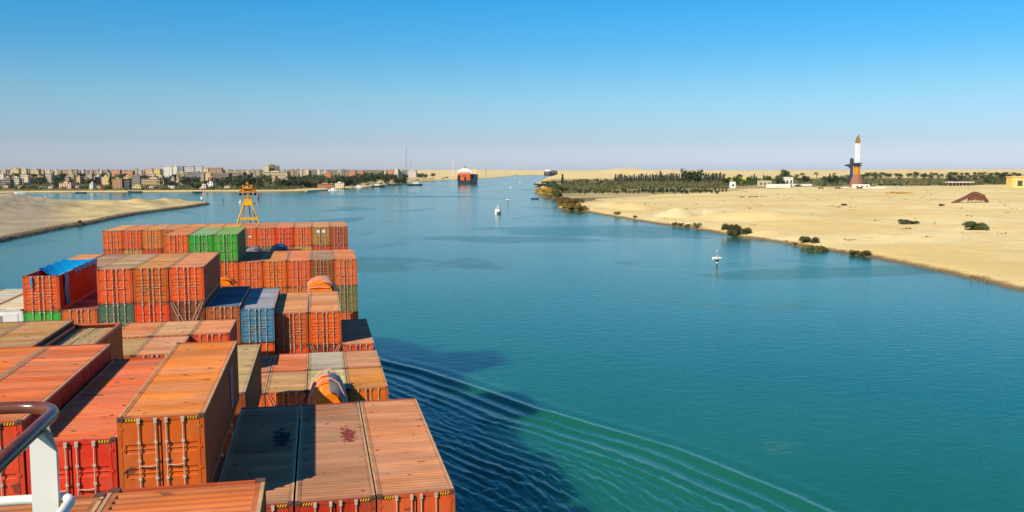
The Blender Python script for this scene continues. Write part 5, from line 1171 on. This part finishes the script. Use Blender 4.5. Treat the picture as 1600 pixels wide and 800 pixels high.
beacon(375.5, 316.5, 'round white float left of the crane post', 1.1, 'buoy', 'white_buoy'); beacon(403.5, 311.5, 'red topped float right of the crane post', 1.0, 'red', 'red_buoy')

def hull_mesh(L_, Bm, D, bow=.3, flare=.12, dr=1.0):
    q = MB(); st = [(0, .82), (.08, .95), (.3, 1), (1 - bow, 1), (1 - bow * .5, .72), (1 - bow * .15, .28), (1, .02)]; vs = []
    for y, w in st:
        hw_ = Bm / 2 * w; z1 = D * (1 + (.15 if y > 1 - bow * .6 else 0)); vs += [(-hw_ * (1 - flare), y * L_, -dr), (-hw_, y * L_, z1), (hw_, y * L_, z1), (hw_ * (1 - flare), y * L_, -dr)]
    f = []
    for i in range(len(st) - 1): a = 4 * i; f += [(a, a + 4, a + 5, a + 1), (a + 1, a + 5, a + 6, a + 2), (a + 2, a + 6, a + 7, a + 3)]
    q.add(vs, f + [(0, 1, 2, 3)]); return q
# pilot boat coming towards us
p = gp(779, 333.5); t = thing('pilot_boat', 'small white motor boat with cabin and mast in mid channel', 'boat', p, -YAW + math.pi - .1)
hull_mesh(13, 4.6, 1.6).build('hull', whitemat, t); q = MB(); q.box(-1.6, 1.6, 3.0, 8.2, 1.61, 3.7); q.prism([(8.2, 1.61), (9.6, 1.61), (8.2, 3.7)], 'x', -1.6, 1.6); q.build('cabin', whitemat, t)
q = MB(); q.box(-1.4, 1.4, 3.4, 6.8, 3.71, 4.9); q.build('wheelhouse', whitemat, t); q = MB(); q.box(-1.35, 1.35, 6.81, 6.86, 4.0, 4.6); q.build('windscreen', glassm, t); q = MB(); q.tube((0, 4.6, 4.9), (0, 4.4, 7.6), .1, n=6); q.box(-.8, .8, 4.4, 4.5, 6.3, 6.4); q.build('mast', whitemat, t)
q = MB(); q.box(-2.1, 2.1, 1, 12, 1.3, 1.5); q.build('rubbing_strake', dkhull, t)
def small_boat(px, yb, L_, label, rz, hc=dkhull, cab=True, group=None):
    p = gp(px, yb); t = thing('moored_boat', label, 'boat', p, rz, group); hull_mesh(L_, L_ * .26, L_ * .09 + .5).build('hull', hc, t)
    if cab: q = MB(); q.box(-L_ * .09, L_ * .09, L_ * .25, L_ * .6, L_ * .09 + .51, L_ * .2 + 1); q.build('cabin', whitemat, t)
small_boat(513, 298, 16, 'white launch moored at the end of the landing', 1.4 + math.pi, whitemat); small_boat(528, 297, 15, 'dark boat moored right of the white launch', 1.6, dkhull)
small_boat(580, 292.4, 26, 'dark barge with pale cabins, left of the moored group by the point', 1.5 + math.pi, dkhull); small_boat(566, 293.4, 18, 'white boat among dark barges near the point', 1.4, whitemat); small_boat(607, 289.9, 20, 'small dark boat at the point', 1.3 + math.pi, dkhull, False)
small_boat(660, 290.0, 34, 'flat dark ferry with long white cabin left of the big ship', 1.57, dkhull); small_boat(842, 311.5, 9, 'tiny dark rowing boat off the golden reeds', 1.3, dkhull, False); small_boat(40, 302.6, 14, 'pale boat beached on the far shore at the left', 1.8, whitemat); small_boat(222, 301.2, 20, 'dark flat boat at the far beach', 1.5, dkhull, False); small_boat(316, 300.9, 14, 'dark boat at the beach below the cream house', 1.6, dkhull, False); small_boat(135, 302.0, 15, 'dark boat at the beach below the white tower house', 1.5, dkhull, False)
q = MB(); p0 = gp(478, 299); p1 = gp(522, 297.2); d = (p1 - p0); n_ = Vector((-d.y, d.x, 0)).normalized() * 2
q.add([p0 - n_, p1 - n_, p1 + n_, p0 + n_] + [v + Vector((0, 0, 1.4)) for v in (p0 - n_, p1 - n_, p1 + n_, p0 + n_)], [(0, 3, 2, 1), (4, 5, 6, 7), (0, 1, 5, 4), (1, 2, 6, 5), (2, 3, 7, 6), (3, 0, 4, 7)])
tag(q.build('landing_stage', M('landing_concrete', rgb(190, 170, 140), var=.2, scale=.3)), 'pale landing stage with moored boats below the orange boathouse', 'landing')

def cargo_ship(px, yb, Zd, rz, L_, Bm, label, orange, hg=10.5):
    p = gp(px, yb); x, y = at(px, Zd); t = thing('cargo_ship', label, 'ship', (x, y, 0), rz)
    hull_mesh(L_, Bm, 13, .22).build('hull', dkhull, t); boxm = M('stern_orange', rgb(205, 88, 32), var=.3, scale=.12) if orange else M('stern_brown', rgb(125, 85, 80), var=.3, scale=.08)
    q = MB(); q.box(-Bm * .38, Bm * .38, -.4, 20, 9, 25.5); q.build('stern_house', boxm, t)
    q = MB(); q.box(-Bm * .40, -Bm * .24, -.9, -.41, 8, 21); q.box(Bm * .02, Bm * .12, -.9, -.41, 8, 17); q.build('stern_opening', darkmat, t)
    q = MB(); q.box(-Bm * .46, Bm * .46, 22, 34, 26, 31); q.box(-Bm * .40, Bm * .36, 22.5, 34, 31.01, 34.5); q.box(-Bm * .22, Bm * .2, 23, 33, 34.51, 38); q.build('bridge', whitemat, t)
    q = MB(); q.box(-Bm * .36, Bm * .36, 21.9, 21.99, 27.5, 29); q.build('window', glassm, t)
    q = MB(); q.box(-2.2, 2.2, 36, 41, 25.6, 40); q.build('funnel', dkhull, t); q = MB(); q.tube((0, 27, 38), (0, 27, 48), .7, .3, n=6); q.build('mast', dkhull, t)
    cols_ = [(60, 75, 90), (150, 70, 50), (95, 100, 105), (40, 60, 85), (180, 90, 50)]
    for i in range(9):
        q = MB(); y0 = 42 + i * (L_ - 75) / 9
        if i > 7: continue
        cc = cols_[i % 5]; hgt = hg - (i % 3) * 1.5
        for k in range(6): pass
        q.box(-Bm * .49, Bm * .49, y0, y0 + (L_ - 75) / 9 - 1.5, 13, 13 + hgt); q.build('container_bay', M('bay_mat', rgb(*[min(255, v + (0 if orange else 55)) for v in cc]), var=.55, scale=.35, rust=.4), t)
    return t
cargo_ship(725, 287.5, 2290, -YAW - .05, 215, 39, 'orange sterned container ship with white bridge sailing ahead', True)
cargo_ship(854, 272.9, 6000, -YAW - .30, 250, 42, 'far pale container ship at the horizon by the canal bend', False, 19)

# ------------------------------------------------------------------ air
hz_m = bpy.data.materials.new('haze'); hz_m.use_nodes = True; t = hz_m.node_tree; t.nodes.clear(); o_ = t.nodes.new('ShaderNodeOutputMaterial'); pv = t.nodes.new('ShaderNodeVolumePrincipled')
pv.inputs['Color'].default_value = (.86, .90, .96, 1); pv.inputs['Density'].default_value = 2.2e-5; pv.inputs['Anisotropy'].default_value = 0; t.links.new(pv.outputs[0], o_.inputs['Volume'])
pv.inputs['Density'].default_value = 1.0e-5
q = MB(); q.box(-33000, 33000, -33000, 33000, -6, 120)
tag(q.build('haze', hz_m), 'thin pale air over the canal and the desert', 'haze', kind='stuff')
